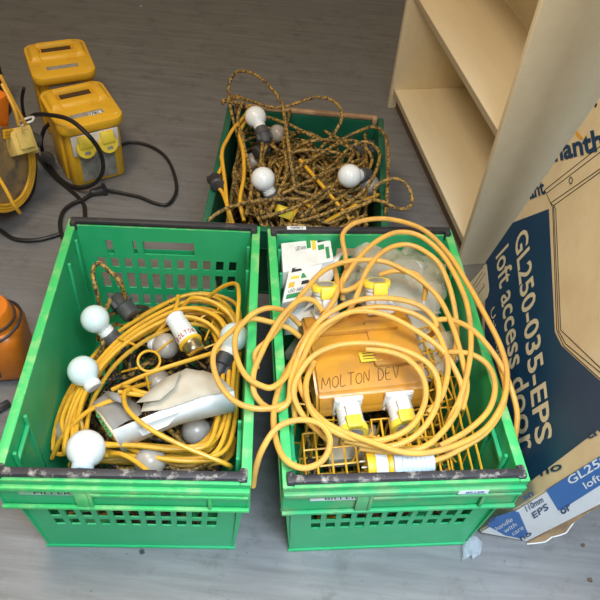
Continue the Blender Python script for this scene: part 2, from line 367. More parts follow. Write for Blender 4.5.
# dark rubber or dirt patch beyond the carton
# ------------------------------------------------------------------ crates
def crate(name, label, x, y, yaw, Wd, Ln, H, m, mrim, mskirt, front, back, side_in=None):
    t = thing(name, label, 'crate', (x, y, 0), (0, 0, yaw), 'green plastic crates')
    tp = .028; rim = .017; th = .003; sk = .088 if H > .25 else .06
    def wall(bm, O, X, Lx, inx, z0, z1, in0, in1, holes, th, inw):
        """wall from local x=0..Lx at top; at the bottom drawn in by tp at both ends and inwards"""
        us = sorted({0, Lx, *[h[0] for h in holes], *[h[1] for h in holes]}); zs = sorted({z0, z1, *[h[2] for h in holes], *[h[3] for h in holes]})
        def P(u, z, w):
            k = (z1-z)/(z1-z0) if z1 > z0 else 0
            uu = u*(1-2*inx*k/Lx)+inx*k
            return O + X*uu + inw*(in1+(in0-in1)*k + w) + V((0, 0, z))
        vf = {}
        def gv(i, j, w):
            if (i, j, w) not in vf: vf[i, j, w] = bm.verts.new(P(us[i], zs[j], w*th))
            return vf[i, j, w]
        solid = {}
        for i in range(len(us)-1):
            for j in range(len(zs)-1):
                cu, cz = (us[i]+us[i+1])/2, (zs[j]+zs[j+1])/2
                solid[i, j] = not any(h[0] < cu < h[1] and h[2] < cz < h[3] for h in holes)
        for (i, j), s in solid.items():
            if not s: continue
            bm.faces.new((gv(i, j, 0), gv(i+1, j, 0), gv(i+1, j+1, 0), gv(i, j+1, 0)))
            bm.faces.new((gv(i, j, 1), gv(i, j+1, 1), gv(i+1, j+1, 1), gv(i+1, j, 1)))
            for (di, dj, a, b_) in ((-1, 0, (i, j), (i, j+1)), (1, 0, (i+1, j), (i+1, j+1)), (0, -1, (i, j), (i+1, j)), (0, 1, (i, j+1), (i+1, j+1))):
                if not solid.get((i+di, j+dj), False):
                    bm.faces.new((gv(*a, 0), gv(*b_, 0), gv(*b_, 1), gv(*a, 1)))
    bm = NB(); hw, hl = Wd/2, Ln/2; z1 = H-.002
    walls = ((V((-hw, -hl, 0)), V((1, 0, 0)), Wd, V((0, 1, 0)), front), (V((-hw, hl, 0)), V((1, 0, 0)), Wd, V((0, -1, 0)), back),
             (V((-hw, -hl, 0)), V((0, 1, 0)), Ln, V((1, 0, 0)), side_in or []), (V((hw, -hl, 0)), V((0, 1, 0)), Ln, V((-1, 0, 0)), side_in or []))
    for O, X, Lx, inw, holes in walls:
        wall(bm, O, X, Lx, tp+.0, .0, z1, rim-.004+tp*.35+.006, rim-.004, holes, th, inw)
    i0 = tp*.9
    box(bm, (0, 0, .004), (Wd-2*i0, Ln-2*i0, .006))
    body = obj('crate_body', bm, m, t, sharp=25)
    # skirt band round the outside
    bm = NB()
    slot = [h for h in back if h[4:] == ('slot',)]
    for k, (O, X, Lx, inw, holes) in enumerate(walls):
        hs = [(h[0], h[1], h[2], h[3]) for h in slot] if k == 1 else []
        wall(bm, O, X, Lx, 0, H-sk if sk > 0 else .2, z1, .003, .0, [h for h in hs], .0025, inw)
    # lower lip of the skirt
    zl = H-sk
    for s in (-1, 1):
        box(bm, (0, s*(hl-.007), zl+.0015), (Wd-.004, .012, .003)); box(bm, (s*(hw-.007), 0, zl+.0015), (.012, Ln-.02, .003))
    obj('crate_skirt', bm, mskirt, t, sharp=25)
    # rim
    bm = NB()
    for s in (-1, 1):
        box(bm, (s*(hw-rim/2+.001), 0, H-.002), (rim, Ln+.004, .006), bev=.0018); box(bm, (0, s*(hl-rim/2+.001), H-.0035), (Wd-2*rim+.002, rim, .006), bev=.0015)
    obj('rim', bm, mrim, t, 'scuffed pale green rim')
    return t
def row(x0, x1, n, z0, z1, w):
    return [(x0+(x1-x0)*i/(n-1)-w/2, x0+(x1-x0)*i/(n-1)+w/2, z0, z1) for i in range(n)]
c1c = (V((-.499, 1.12, 0))+V((-.048, .554, 0)))/2; c2c = (V((-.083, 1.151, 0))+V((.399, .611, 0)))/2
y1, y2 = .0875, .1438
frontH = row(.056, .346, 11, .134, .163, .0185)+row(.056, .346, 11, .100, .124, .0185)
backH = row(.052, .35, 11, .186, .213, .017)+row(.052, .35, 11, .125, .170, .018)+row(.052, .35, 11, .075, .106, .018)
slotH = [(.150, .262, .226, .262, 'slot'), (.07, .084, .222, .262, 'slot'), (.128, .136, .225, .262, 'slot')]
def prep(h): return [q for q in h]
def make_crate(name, label, c, yaw, Ln, H, mats_, front, back, Wd=.40):
    return crate(name, label, c.x, c.y, yaw, Wd, Ln, H, *mats_, front, back)
K1 = make_crate('storage_crate', 'green crate at left holding thin yellow cable, bulbs and a torn white carton', c1c, y1, .6036, .30, (GREEN, GREEN_RIM, GREEN), frontH, backH+slotH)
K2 = make_crate('storage_crate', 'green crate right of centre holding looped thick yellow cable and an amber splitter box', c2c, y2, .6036, .30, (GREEN, GREEN_RIM, GREEN_DUST), frontH, backH+slotH)
c3 = V((-.030, 1.468, 0))
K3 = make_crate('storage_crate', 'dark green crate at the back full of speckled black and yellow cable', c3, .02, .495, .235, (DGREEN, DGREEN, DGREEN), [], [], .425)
# bars
def bars(K, Ln, H, mats_, ends=True):
    for s, m in zip((-1, 1), mats_):
        if m is None: continue
        bm = NB(); box(bm, (0, s*(Ln/2-.009), H+.0065), (.378, .014, .011), bev=.003)
        if ends:
            for e in (-1, 1):
                box(bm, (e*.188, s*(Ln/2-.012), H-.001), (.013, .022, .024), bev=.003)
                lathe(bm, [(.006, -.006), (.006, .006)], frame((e*.188, s*(Ln/2-.022), H-.004), (1, 0, 0)), 12)
        obj('carry_bar', bm, m, K, 'dusty black carry bar across the crate end' if m is not BAR_BROWN else 'dusty brown carry bar across the back')
bars(K1, .6036, .30, (BAR, BAR_DARK)); bars(K2, .6036, .30, (BAR, BAR_DARK)); bars(K3, .495, .235, (None, BAR_BROWN))
# moulded front details, stickers
for K, stx in ((K1, ('PILLER', .035, .13, .275, .345)), (K2, ('BILLER', .045, .135, .285, .335))):
    hl = .3018; F0 = -hl
    bm = NB()
    # raised frame on the skirt: upper lip, lower lip, dividers
    box(bm, (0, F0-.003, .2785), (.398, .008, .012), bev=.002); box(bm, (0, F0-.002, .2155), (.398, .007, .008), bev=.002)
    for x in (-.055, .135): box(bm, (x, F0-.002, .247), (.006, .006, .055), bev=.001)
    box(bm, (.072, F0-.003, .262), (.250, .007, .007), bev=.0015); box(bm, (-.0685, F0-.002, .245), (.020, .005, .050), bev=.001)
    obj('moulded_frame', bm, GREEN_RIM if K is K1 else GREEN_DUST, K)
    s, xa, xb, xc, xd = stx
    bm = NB(); box(bm, ((xa+xb)/2-.2, F0-.0009, .2605), (xb-xa, .0008, .0125)); st = obj('sticker', bm, LABEL if K is K2 else LABEL_W, K, 'white lettered sticker')
    obj('lettering', text_bm(s, V((xa-.2+.024, F0-.0013, .2575)), V((xb-xa-.036, 0, 0)), V((0, 0, .0075)), bold=.01, depth=.0003), INK, st, smooth=False)
    if K is K2:
        bm = NB(); box(bm, ((xc+xd)/2-.2, F0-.0075, .2785), (xd-xc, .0008, .0105)); st = obj('sticker', bm, LABEL, K, 'small white lettered sticker at the right')
        obj('lettering', text_bm('BILLER', V((xc-.2+.012, F0-.0079, .2755)), V((xd-xc-.018, 0, 0)), V((0, 0, .006)), bold=.03, depth=.0003), BLUE, st, smooth=False)
        bm = NB(); box(bm, (-.2+.06, .3018-.009, .3125), (.04, .010, .0006)); st = obj('sticker', bm, LABEL, K, 'small white sticker on the back bar')
        obj('lettering', text_bm('0208-1', V((-.2+.047, .3018-.0115, .3129)), V((.026, 0, 0)), V((0, .005, 0)), bold=.03, depth=.0003), INK, st, smooth=False)
# dark wiggly marker strokes on the front of the left crate
bm = NB()
def fp(K, yaw, x, y):
    n = V((math.sin(yaw), -math.cos(yaw), 0)); return n
# interior ribs / handle recess mouldings on long sides
for K in (K1, K2):
    for s in (-1, 1):
        for yy in (-.25, -.18, .18, .25):
            bm = NB(); box(bm, (s*(.2-.0225), yy, .20), (.006, .006, .18), bev=.001); obj('inner_rib', bm, GREEN, K)
        bm = NB(); box(bm, (s*(.2-.022), -.215, .262), (.008, .075, .010), bev=.002); obj('inner_ledge', bm, GREEN, K)

# ------------------------------------------------------------------ bulbs and lamp holders
def bulb(name, px, py, z, d, label, m=GLOBE, r=.030, holder=DGREY, collar=WPLA, group=None, hl=.05, long=True):
    """globe centre seen at px,py,z; d = direction from globe to holder"""
    c = at(px, py, z); d = V(d).normalized()
    t = thing(name, label, 'light bulb', c, rot_to(d), group)
    bm = NB(); prof = []
    for i in range(13):
        a = math.pi*i/12*.80; prof.append((max(r*math.sin(a), .0004), -r*math.cos(a)))
    prof += [(r*.47, r*.98), (r*.43, r*1.10)]
    lathe(bm, prof, seg=28); obj('globe', bm, m, t, 'round opal globe', sharp=60)
    bm = NB(); lathe(bm, [(r*.50, r*.95), (r*.56, r*1.0), (r*.56, r*1.32), (r*.48, r*1.40)], seg=24); obj('collar', bm, collar, t)
    if holder:
        bm = NB(); z0 = r*1.36
        lathe(bm, [(r*.60, z0), (r*.66, z0+.002), (r*.66, z0+hl*.45), (r*.56, z0+hl*.5), (r*.56, z0+hl*.8), (r*.35, z0+hl), (r*.12, z0+hl*1.02)], seg=20)
        box(bm, (0, 0, z0+hl*.62), (r*1.5, r*.55, hl*.4), bev=.003); obj('lamp_holder', bm, holder, t, 'dark moulded lamp holder')
    return t
g1 = 'bulbs in the left crate'
bulb('light_bulb', 95, 319, .235, (.62, -.25, -.75), 'cool white bulb nearest the back left corner of the left crate', GLOBE_COOL, .028, group=g1)
bulb('light_bulb', 83, 371, .235, (.75, -.75, -.35), 'cool white bulb against the left wall of the left crate', GLOBE_COOL, .0285, group=g1, holder=None)
bulb('light_bulb', 86, 449, .25, (.12, -.95, .05), 'large white bulb at the front left of the left crate', GLOBE, .0325, group=g1, holder=None, collar=BWPLA)
bulb('light_bulb', 166, 346, .19, (-.9, .3, -.2), 'dull bulb lying beside the white ribbed plug', GLOBE_DIM, .026, group=g1, collar=WPLA, holder=None)
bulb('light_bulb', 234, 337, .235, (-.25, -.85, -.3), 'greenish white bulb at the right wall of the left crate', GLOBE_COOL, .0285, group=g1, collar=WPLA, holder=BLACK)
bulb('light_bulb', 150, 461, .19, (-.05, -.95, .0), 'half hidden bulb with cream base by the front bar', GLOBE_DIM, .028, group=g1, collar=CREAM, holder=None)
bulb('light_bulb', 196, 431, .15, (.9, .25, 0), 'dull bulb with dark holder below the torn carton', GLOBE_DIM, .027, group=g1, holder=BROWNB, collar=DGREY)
bulb('light_bulb', 68, 432, .13, (-.2, .5, -.6), 'dull bulb deep at the left wall of the left crate', GLOBE_DIM, .026, group=g1)
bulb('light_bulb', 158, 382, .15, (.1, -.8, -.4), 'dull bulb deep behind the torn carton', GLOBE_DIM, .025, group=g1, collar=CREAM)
g3 = 'bulbs in the back crate'
bulb('light_bulb', 255.5, 117, 0.275, (.35, -.65, -.25), 'white bulb highest at the back left of the back crate', GLOBE, .028, group=g3, hl=.045)
bulb('light_bulb', 263, 179, 0.255, (.4, -.2, -.7), 'white bulb at the middle left of the back crate', GLOBE, .029, group=g3)
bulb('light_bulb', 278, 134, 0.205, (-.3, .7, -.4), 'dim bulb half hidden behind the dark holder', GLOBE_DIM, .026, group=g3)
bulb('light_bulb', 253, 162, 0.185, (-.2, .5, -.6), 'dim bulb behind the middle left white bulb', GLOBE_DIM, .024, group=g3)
bulb('light_bulb', 349.5, 176, 0.265, (.55, .6, -.35), 'white bulb at the right of the back crate', GLOBE, .029, group=g3)
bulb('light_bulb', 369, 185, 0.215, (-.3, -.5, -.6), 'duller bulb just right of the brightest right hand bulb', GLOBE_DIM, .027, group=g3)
# loose dark holders
def holder(px, py, z, d, label, s=1.0, m=DGREY, grp='loose dark lamp holders'):
    t = thing('lamp_holder', label, 'lamp holder', at(px, py, z), rot_to(d), grp)
    bm = NB(); lathe(bm, [(.016*s, -.03*s), (.020*s, -.027*s), (.020*s, .0), (.017*s, .004*s), (.017*s, .02*s), (.010*s, .032*s), (.004*s, .034*s)], seg=20)
    obj('housing', bm, m, t)
    bm = NB(); box(bm, (0, 0, .012*s), (.046*s, .018*s, .018*s), bev=.003); obj('cable_clamp', bm, m, t)
holder(124, 306, .15, (-.6, .5, .3), 'dark lamp holder behind the back left bulb in the left crate')
holder(222, 393, .17, (.3, -.9, .2), 'dark lamp holder between carton and right wall of the left crate', 1.0, BLACK)
holder(271, 203, 0.170, (.8, -.4, .2), 'dark lamp holder at the front left of the back crate', 1.2)
holder(345, 205, 0.150, (.5, -.8, .2), 'dark lamp holder below the right hand bulbs of the back crate', 1.2)
holder(366, 150, 0.170, (.8, .4, .2), 'dark lamp holder at the back right of the back crate', 1.2)
holder(300, 200, 0.150, (-.6, -.6, .2), 'dark lamp holder at the front centre of the back crate', 1.1)
holder(216, 181, 0.250, (-.3, .9, -.2), 'dark lamp holder hanging outside the left wall of the back crate', .85, BLACK)
holder(262, 150, 0.230, (.6, .8, -.1), 'dark lamp holder between two bulbs at the left of the back crate', .8, BLACK)

# ------------------------------------------------------------------ cables
def path(pts, z): 
    out = []
    for p in pts:
        out.append(at(p[0], p[1], p[2] if len(p) > 2 else z))
    return out
def in_crate(K, c, yaw, x, y, z): 
    return V((c.x+math.cos(yaw)*x-math.sin(yaw)*y, c.y+math.sin(yaw)*x+math.cos(yaw)*y, z))
def tangle(bm, c, yaw, hx, hy, z0, z1, n, r, seg=6, npts=7, turn=1.0):
    for k in range(n):
        a = random.uniform(0, 6.28); x, y = random.uniform(-hx, hx), random.uniform(-hy, hy); z = random.uniform(z0, z1)
        R_ = random.uniform(.05, .13); P = []
        cx, cy = random.uniform(-hx*.6, hx*.6), random.uniform(-hy*.6, hy*.6)
        for i in range(npts):
            a += random.uniform(.4, .9)*turn; 
            xx = max(-hx, min(hx, cx+R_*1.2*math.cos(a)+random.uniform(-.02, .02))); yy = max(-hy, min(hy, cy+R_*1.5*math.sin(a)+random.uniform(-.03, .03)))
            z = max(z0, min(z1, z+random.uniform(-.03, .03)))
            P.append(in_crate(None, c, yaw, xx, yy, z))
        tube(bm, P, r, seg, n=6)
# filler in all crates
bm = NB(); tangle(bm, c1c, y1, .135, .235, .02, .13, 55, .0052)
tag(obj('tangled_cable', bm, SPECK2), 'dark speckled cable tangle at the bottom of the left crate', 'cable')
bm = NB(); tangle(bm, c2c, y2, .135, .235, .02, .15, 45, .0055)
tag(obj('tangled_cable', bm, SPECK2), 'dark speckled cable tangle deep in the right hand crate', 'cable')
bm = NB(); tangle(bm, c3, .02, .165, .20, .02, .215, 150, .0044, turn=.9)
D3 = -.055
# traced loops of the back crate
T = [
 [(245,162,.27),(236,130,.29),(230,105,.31),(229,85,.34),(237,72,.37),(254,74,.38),(271,88,.37),(282,105,.36),(287,134,.34),(291,162,.32),(295,190,.28)],
 [(222,101,.31),(237,98,.33),(254,102,.34),(270,107,.34),(285,107,.35),(305,100,.36),(320,97,.37),(335,102,.37),(342,115,.36),(337,129,.34),(327,141,.31),(318,152,.28)],
 [(222,101,.31),(240,104,.32),(262,115,.30),(290,125,.3),(320,140,.29),(335,142,.29),(353,134,.31),(372,127,.32),(384,133,.32),(388,150,.32),(388,177,.32),(386,214,.30)],
 [(335,162,.26),(351,147,.30),(367,142,.31),(379,152,.31),(377,168,.31),(367,187,.31),(348,203,.30),(316,217,.29),(295,222,.27)],
 [(340,214,.28),(372,200,.31),(375,187,.32),(391,179,.34),(404,182,.34),(412,196,.32),(409,207,.31),(398,209,.31),(386,203,.32),(370,200,.31),(345,205,.28)],
 [(208,221,.31),(223,210,.32),(251,202,.31),(285,199,.30),(313,199,.29),(345,190,.28)],
 [(269,180,.30),(262,160,.29),(268,140,.30),(263,128,.30),(262,150,.3),(258,190,.28),(262,215,.28)],
 [(290,110,.3),(284,140,.31),(287,170,.31),(280,190,.3),(268,215,.28)],
 [(222,104,.31),(233,96,.32),(243,100,.33),(238,118,.32),(245,150,.31),(252,180,.30),(246,215,.29)],
 [(250,120,.3),(278,150,.29),(310,150,.3),(340,155,.29),(320,175,.3),(295,190,.29),(330,198,.28)],
 [(300,218,.28),(330,190,.3),(350,160,.3),(352,150,.3),(330,140,.3),(300,145,.29),(285,165,.29)],
 [(310,215,.29),(350,190,.29),(372,160,.3),(350,140,.3),(310,160,.3),(280,180,.29)],
 [(262,218,.28),(300,205,.3),(340,180,.3),(365,160,.29),(345,165,.3),(300,185,.3),(262,205,.28)],
]
for P in T: tube(bm, path([(q[0], q[1], q[2]+D3) for q in P], .3), .0043, 8)
tag(obj('festoon_cable', bm, SPECK), 'tangle of black and yellow speckled cable filling the back crate', 'cable')
bm = NB()
for P in [[(250,106,.3),(244,117,.31),(234,128,.32),(228,138,.32),(222,153,.32),(225,182,.31),(227,205,.30),(231,224,.27)],
          [(252,112,.29),(240,132,.31),(243,151,.31),(244,175,.3),(240,200,.29),(244,221,.27)],
          [(214,185,.3),(222,192,.3),(228,208,.30),(233,224,.27)],
          [(217,176,.3),(222,166,.31),(221,156,.32)],
          [(300,160,.29),(330,195,.29),(352,222,.26)], [(290,222,.26),(302,203,.28),(318,214,.26)], [(325,222,.27),(360,203,.29),(378,195,.28)]]:
    tube(bm, path([(q[0], q[1], q[2]+D3) for q in P], .3), .0046, 8)
tag(obj('yellow_flex', bm, YCAB), 'plain yellow flex draped over the left wall of the back crate', 'cable')
bm = NB(); M = frame(at(284, 212, .225), (.3, .4, .8), (1, .4, 0)); box(bm, (0, 0, 0), (.035, .028, .022), M, bev=.003); o = obj('yellow_connector', bm, YCAP)
tag(o, 'small yellow connector at the front of the back crate', 'connector')
# ---- left crate: coil
PATHC = [(54,452),(64,402),(98,352),(140,318),(190,296),(228,303),(244,335),(245,385),(240,432),(222,462),(180,468),(130,464),(86,462),(66,455)]
cx0, cy0 = 155, 388
bm = NB(); pts = []
NT = 15
for k in range(NT):
    s = 1.0 - .028*k if k < 11 else .97-.05*(k-10); 
    ox, oy = random.uniform(-4, 4), random.uniform(-4, 4)
    for i, (x, y) in enumerate(PATHC):
        z = .130+.0066*k + .008*math.sin(k*1.7+i*.9)
        pts.append(at(cx0+(x-cx0)*s+ox+random.uniform(-2.0, 2.0), cy0+(y-cy0)*s+oy+random.uniform(-2.0, 2.0), z))
# keep inside the walls
def clampc(p, c, yaw, hx, hy):
    q = p-c; x = q.x*math.cos(yaw)+q.y*math.sin(yaw); y = -q.x*math.sin(yaw)+q.y*math.cos(yaw)
    return in_crate(None, c, yaw, max(-hx, min(hx, x)), max(-hy, min(hy, y)), p.z)
pts = [clampc(p, c1c, y1, .166, .268) for p in pts]
tube(bm, pts, .0043, 8, n=5)
X = [
 [(128,396,.2),(123,386,.23),(140,392,.25),(165,398,.245),(118,392,.25)],
 [(52,458,.14),(64,435,.2),(90,410,.24),(122,397,.255)],
 [(150,383,.2),(130,389,.25),(124,395,.265),(128,410,.275),(150,429,.275),(185,447,.262),(226,464,.24),(242,468,.2)],
 [(107,455,.2),(120,454,.225),(135,461,.23),(150,473,.22),(158,478,.2)],
 [(120,444,.2),(150,456,.21),(185,461,.21),(215,460,.2)],
 [(112,390,.2),(150,373,.225),(190,360,.235),(222,350,.23),(243,343,.2)],
 [(70,465,.16),(75,452,.2),(62,425,.2),(70,400,.19),(78,390,.18)],
 [(86,440,.17),(80,415,.2),(85,395,.2),(100,385,.18)],
 [(205,300,.17),(222,287,.22),(236,284,.25),(246,296,.27),(250,312,.27),(247,330,.25)],
 [(180,312,.19),(192,298,.23),(215,303,.235),(232,318,.225),(240,340,.2)],
 [(150,340,.16),(160,330,.2),(175,310,.22),(178,296,.21)],
 [(205,440,.18),(228,415,.2),(236,380,.2),(230,350,.18)],
]
for P in X: tube(bm, [clampc(q, c1c, y1, .163, .268) for q in path(P, .22)], .0043, 8)
tag(obj('coiled_cable', bm, YCAB), 'thin yellow cable coiled in a wide oval inside the left crate', 'cable')
bm = NB()
for P in [[(98,340,.12),(100,310,.2),(95,285,.26),(93,270,.27),(99,263,.28),(108,270,.27),(120,282,.25),(125,298,.2)],
          [(96,360,.15),(103,345,.2),(100,325,.2),(110,300,.2)],
          ]: tube(bm, [clampc(q, c1c, y1, .163, .272) for q in path(P, .2)], .0046, 8)
tag(obj('festoon_cable', bm, SPECK), 'speckled black and yellow cable end by the back wall of the left crate', 'cable')
bm = NB()
for P in [
          [(150,400,.1),(160,420,.13),(180,440,.14),(200,460,.14),(220,445,.14)],
          [(120,470,.14),(160,466,.15),(190,470,.15),(225,455,.14)]]:
    tube(bm, [clampc(q, c1c, y1, .163, .272) for q in path(P, .2)], .0046, 8)
tag(obj('festoon_cable', bm, SPECK), 'speckled black and yellow cable lying under the torn white carton', 'cable')
# yellow ring of a lamp guard with spokes
t = thing('lamp_guard', 'yellow plastic lamp guard ring beside the dull bulb', 'lamp guard')
bm = NB(); c = at(149, 361, .235); M = frame(c, (.1, -.3, .95))
tube(bm, [M @ V((.0205*math.cos(a), .0205*math.sin(a), 0)) for a in [i*math.pi/6 for i in range(12)]], .0026, 8, closed=True, n=3); obj('ring', bm, YWIRE, t)
for a, b_ in (((135,345,.235),(118,338,.22)), ((156,352,.235),(172,340,.215)), ((146,375,.235),(150,392,.2)), ((137,368,.235),(122,372,.2))):
    bm = NB(); tube(bm, path([a, b_], 0), .0022, 6, n=1); obj('guard_arm', bm, YWIRE, t)
t = thing('lamp_guard', 'yellow plastic lamp guard bars behind the white ribbed plug', 'lamp guard')
for P in ([(190,325,.2),(213,312,.21),(232,318,.21)], [(200,350,.2),(230,338,.21)], [(165,318,.2),(178,309,.2)], [(222,300,.19),(205,340,.21)], [(206,322,.21),(225,345,.2)]):
    bm = NB(); tube(bm, path(P, 0), .002, 6, n=3); obj('guard_bar', bm, YWIRE, t)

# ---- white ribbed plug with lettering (left crate)
a = at(174, 317, .255); b_ = at(195, 350, .245); d = (b_-a)
t = thing('ribbed_plug', 'white ribbed bulb-base adaptor with dark red lettering and metal cap', 'plug', a, rot_to(d))
Ld = d.length
bm = NB(); prof = [(.0175, 0), (.0195, .003)]
nr = 8
for i in range(nr):
    z = .006+i*.0048; r_ = .0185+.0002*i; prof += [(r_-.0022, z), (r_, z+.0012), (r_, z+.0034), (r_-.0022, z+.0044)]
zz = .006+nr*.0048
prof += [(.0205, zz+.001), (.0215, zz+.004), (.0215, zz+.020), (.020, zz+.022)]
lathe(bm, prof, seg=28); obj('ribbed_body', bm, WPLA, t)
bm = NB(); z2 = zz+.021; lathe(bm, [(.0225, z2), (.0235, z2+.001), (.0235, z2+.005), (.020, z2+.006)], seg=24); obj('yellow_ring', bm, YPLA, t)
bm = NB(); lathe(bm, [(.0185, z2+.005), (.0185, z2+.008), (.0175, z2+.009), (.0185, z2+.011), (.0185, z2+.024), (.016, z2+.027)], seg=24); obj('metal_cap', bm, METAL, t)
# lettering lies on the collar, facing up
Rm = t.rotation_euler.to_matrix(); upl = Rm.transposed() @ V((-.05, -.45, .9)); ang0 = math.atan2(upl.y, upl.x)
bm = NB(); letters = 'BOLTON'
for i, ch in enumerate(letters):
    a_ = ang0 - (i-2.5)*.34
    n_ = V((math.cos(a_), math.sin(a_), 0)); tg = V((math.sin(a_), -math.cos(a_), 0))
    text_bm(ch, n_*.0217+V((0, 0, zz+.016))-tg*.0028, tg*.0056, V((0, 0, -.010)), bold=.02, depth=-.0006 if tg.cross(V((0, 0, -1))).dot(n_) < 0 else .0006, bm=bm)
obj('lettering', bm, RED_INK, t, smooth=False)

# ---- torn white carton (left crate)
t = thing('torn_carton', 'torn open long white carton lying across the left crate', 'carton')
def sheet(pts, nm, m, lab=None, th=.0016, sub=0, rough=0):
    bm = NB(); vs = [bm.verts.new(p) for p in pts]; bm.faces.new(vs)
    if sub:
        bmesh.ops.triangulate(bm, faces=bm.faces); bmesh.ops.subdivide_edges(bm, edges=bm.edges, cuts=sub, use_grid_fill=True)
        for v in bm.verts: v.co += V([random.uniform(-rough, rough) for _ in range(3)])
    o = obj(nm, bm, m, t, lab, sharp=50, smooth=True); md = o.modifiers.new('s', 'SOLIDIFY'); md.thickness = th; md.offset = 0
    return o
pA, pB, pC, pD, pE = at(92, 404, .245), at(113, 430, .26), at(124, 453, .215), at(236, 411, .235), at(234, 391, .275)
sheet([pB, pC, at(128, 446, .222), at(180, 424, .232), pD, pE, at(205, 396, .278), at(160, 411, .270)], 'long_side', BOXWHITE, 'bright white long side')
sheet([pA, pB, pC, at(103, 428, .21)], 'end_panel', BOXTAN, 'cream end panel with green code')
sheet([at(141, 412, .268), at(146, 398, .27), at(160, 384, .275), at(186, 368, .285), at(204, 371, .28), at(222, 378, .28), pE, at(200, 397, .281), at(168, 409, .275)], 'torn_flap', CARTON_IN, 'tan inside face of the torn flap', sub=2, rough=.0012)
sheet([at(136, 403, .285), at(163, 379, .287), at(181, 371, .292), at(174, 388, .289), at(160, 400, .287)], 'folded_tab', CARTON_IN, 'tan folded tab')
sheet([pA, at(108, 391, .24), at(124, 396, .235), at(140, 406, .235), at(142, 414, .25), at(126, 422, .25), pB], 'inner_face', CARTON_GREY, 'grey inside of the carton', sub=1, rough=.001)
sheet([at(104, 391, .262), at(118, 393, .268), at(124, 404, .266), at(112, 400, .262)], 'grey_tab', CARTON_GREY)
dn = (pB-pA).cross(pC-pA).normalized()
if dn.z < 0: dn = -dn
xv = (at(112, 434, .232)-at(95, 411, .232)); o0 = pA*.3+at(103, 428, .21)*.7
bm = text_bm('0208', at(96, 414, .238), at(111, 438, .231)-at(96, 414, .238), (at(100, 410, .243)-at(96, 414, .238)), bold=.02, depth=.003)
obj('lettering', bm, GRN_INK, t, smooth=False)

# ------------------------------------------------------------------ right hand crate
# bulb cartons
def carton_box(label, q, z, depth, zs=None, grp='small printed bulb cartons'):
    """q: four picture corners of the top face, clockwise from back left"""
    zs = zs or [z]*4
    P = [at(x, y, zz) for (x, y), zz in zip(q, zs)]
    n = (P[3]-P[0]).cross(P[1]-P[0]).normalized()
    if n.z < 0: n = -n
    t = thing('bulb_carton', label, 'carton', P[3]); o = P[3]
    bm = NB(); hi = [bm.verts.new(p-o) for p in P]; lo = [bm.verts.new(p-o-n*depth) for p in P]
    bm.faces.new(hi); bm.faces.new(lo)
    for i in range(4): bm.faces.new((lo[i], lo[(i+1) % 4], hi[(i+1) % 4], hi[i]))
    bmesh.ops.bevel(bm, geom=list(bm.edges), offset=.001, segments=1, affect='EDGES')
    obj('carton_body', bm, WPLA, t, smooth=False)
    X_ = P[2]-P[3]; Y_ = P[0]-P[3]
    def rect(u0, v0, u1, v1, m, nm):
        bm = NB(); poly(bm, [X_*u+Y_*v for u, v in ((u0, v0), (u1, v0), (u1, v1), (u0, v1))], n, .0006, .0004); obj(nm, bm, m, t, smooth=False)
    return t, X_, Y_, rect, n
t, X_, Y_, rect, n_ = carton_box('white bulb carton lying in the back left corner of the right hand crate', [(281,243),(330,238),(334,260),(283,272)], .283, .05)
rect(.50, .60, .58, .88, GRN_INK, 'printed_block'); rect(.60, .5, .68, .9, YEL_INK, 'printed_block'); rect(.72, .45, .84, .62, GRN_INK, 'printed_block'); rect(.72, .72, .95, .92, INK, 'printed_block')
rect(.86, .1, .93, .5, GRN_INK, 'printed_block')
obj('lettering', text_bm('LED lamp', X_*.28+Y_*.6, X_*.2, Y_*.14, depth=.001), INK, t, smooth=False)
t, X_, Y_, rect, n_ = carton_box('white bulb carton tilted upright in front of the corner one', [(290,266),(323,262),(311,297),(282,303)], .27, .045, [.285, .28, .265, .27])
rect(.10, .80, .60, .92, INK, 'printed_block'); rect(.12, .60, .42, .68, YEL_INK, 'printed_block'); rect(.5, .58, .8, .72, GRN_INK, 'printed_block'); rect(.10, .38, .3, .52, AMBER_INK, 'printed_block'); rect(.55, .4, .9, .5, INK, 'printed_block'); rect(.1, .08, .7, .2, GRN_INK, 'printed_block')
obj('lettering', text_bm('LED A60', X_*.14+Y_*.24, X_*.5, Y_*.09, depth=.001), INK, t, smooth=False)
t = thing('crumpled_paper', 'crumpled white leaflet beside the bulb cartons', 'paper')
def crumple(quad, nu, nv, amp, m, nm, seed, th=.0008, thing_=None):
    rnd = random.Random(seed); bm = NB(); g = []
    for j in range(nv+1):
        r_ = []
        for i in range(nu+1):
            u, v = i/nu, j/nv
            p = (quad[0]*(1-u)+quad[1]*u)*(1-v)+(quad[3]*(1-u)+quad[2]*u)*v
            r_.append(bm.verts.new(p+V([rnd.uniform(-amp*.5, amp*.5), rnd.uniform(-amp*.5, amp*.5), rnd.uniform(-amp, amp)])))
        g.append(r_)
    for j in range(nv):
        for i in range(nu): bm.faces.new((g[j][i], g[j][i+1], g[j+1][i+1], g[j+1][i]))
    bmesh.ops.triangulate(bm, faces=bm.faces)
    o = obj(nm, bm, m, thing_, sharp=70); md = o.modifiers.new('s', 'SOLIDIFY'); md.thickness = th; md.offset = 0
    return o
crumple([at(322,266,.27), at(343,252,.28), at(322,300,.25), at(305,310,.24)], 4, 5, .006, BOXWHITE, 'sheet', 3, thing_=t)
crumple([at(285,305,.22), at(318,300,.24), at(312,330,.24), at(285,335,.20)], 4, 4, .007, BOXWHITE, 'sheet', 4, thing_=t)
o = crumple([at(352,236,.27), at(440,252,.27), at(444,315,.27), at(345,300,.28)], 9, 7, .018, FILM, 'clear_plastic_bag', 5, .0004); tag(o, 'crumpled clear plastic bag at the back of the right hand crate', 'bag')
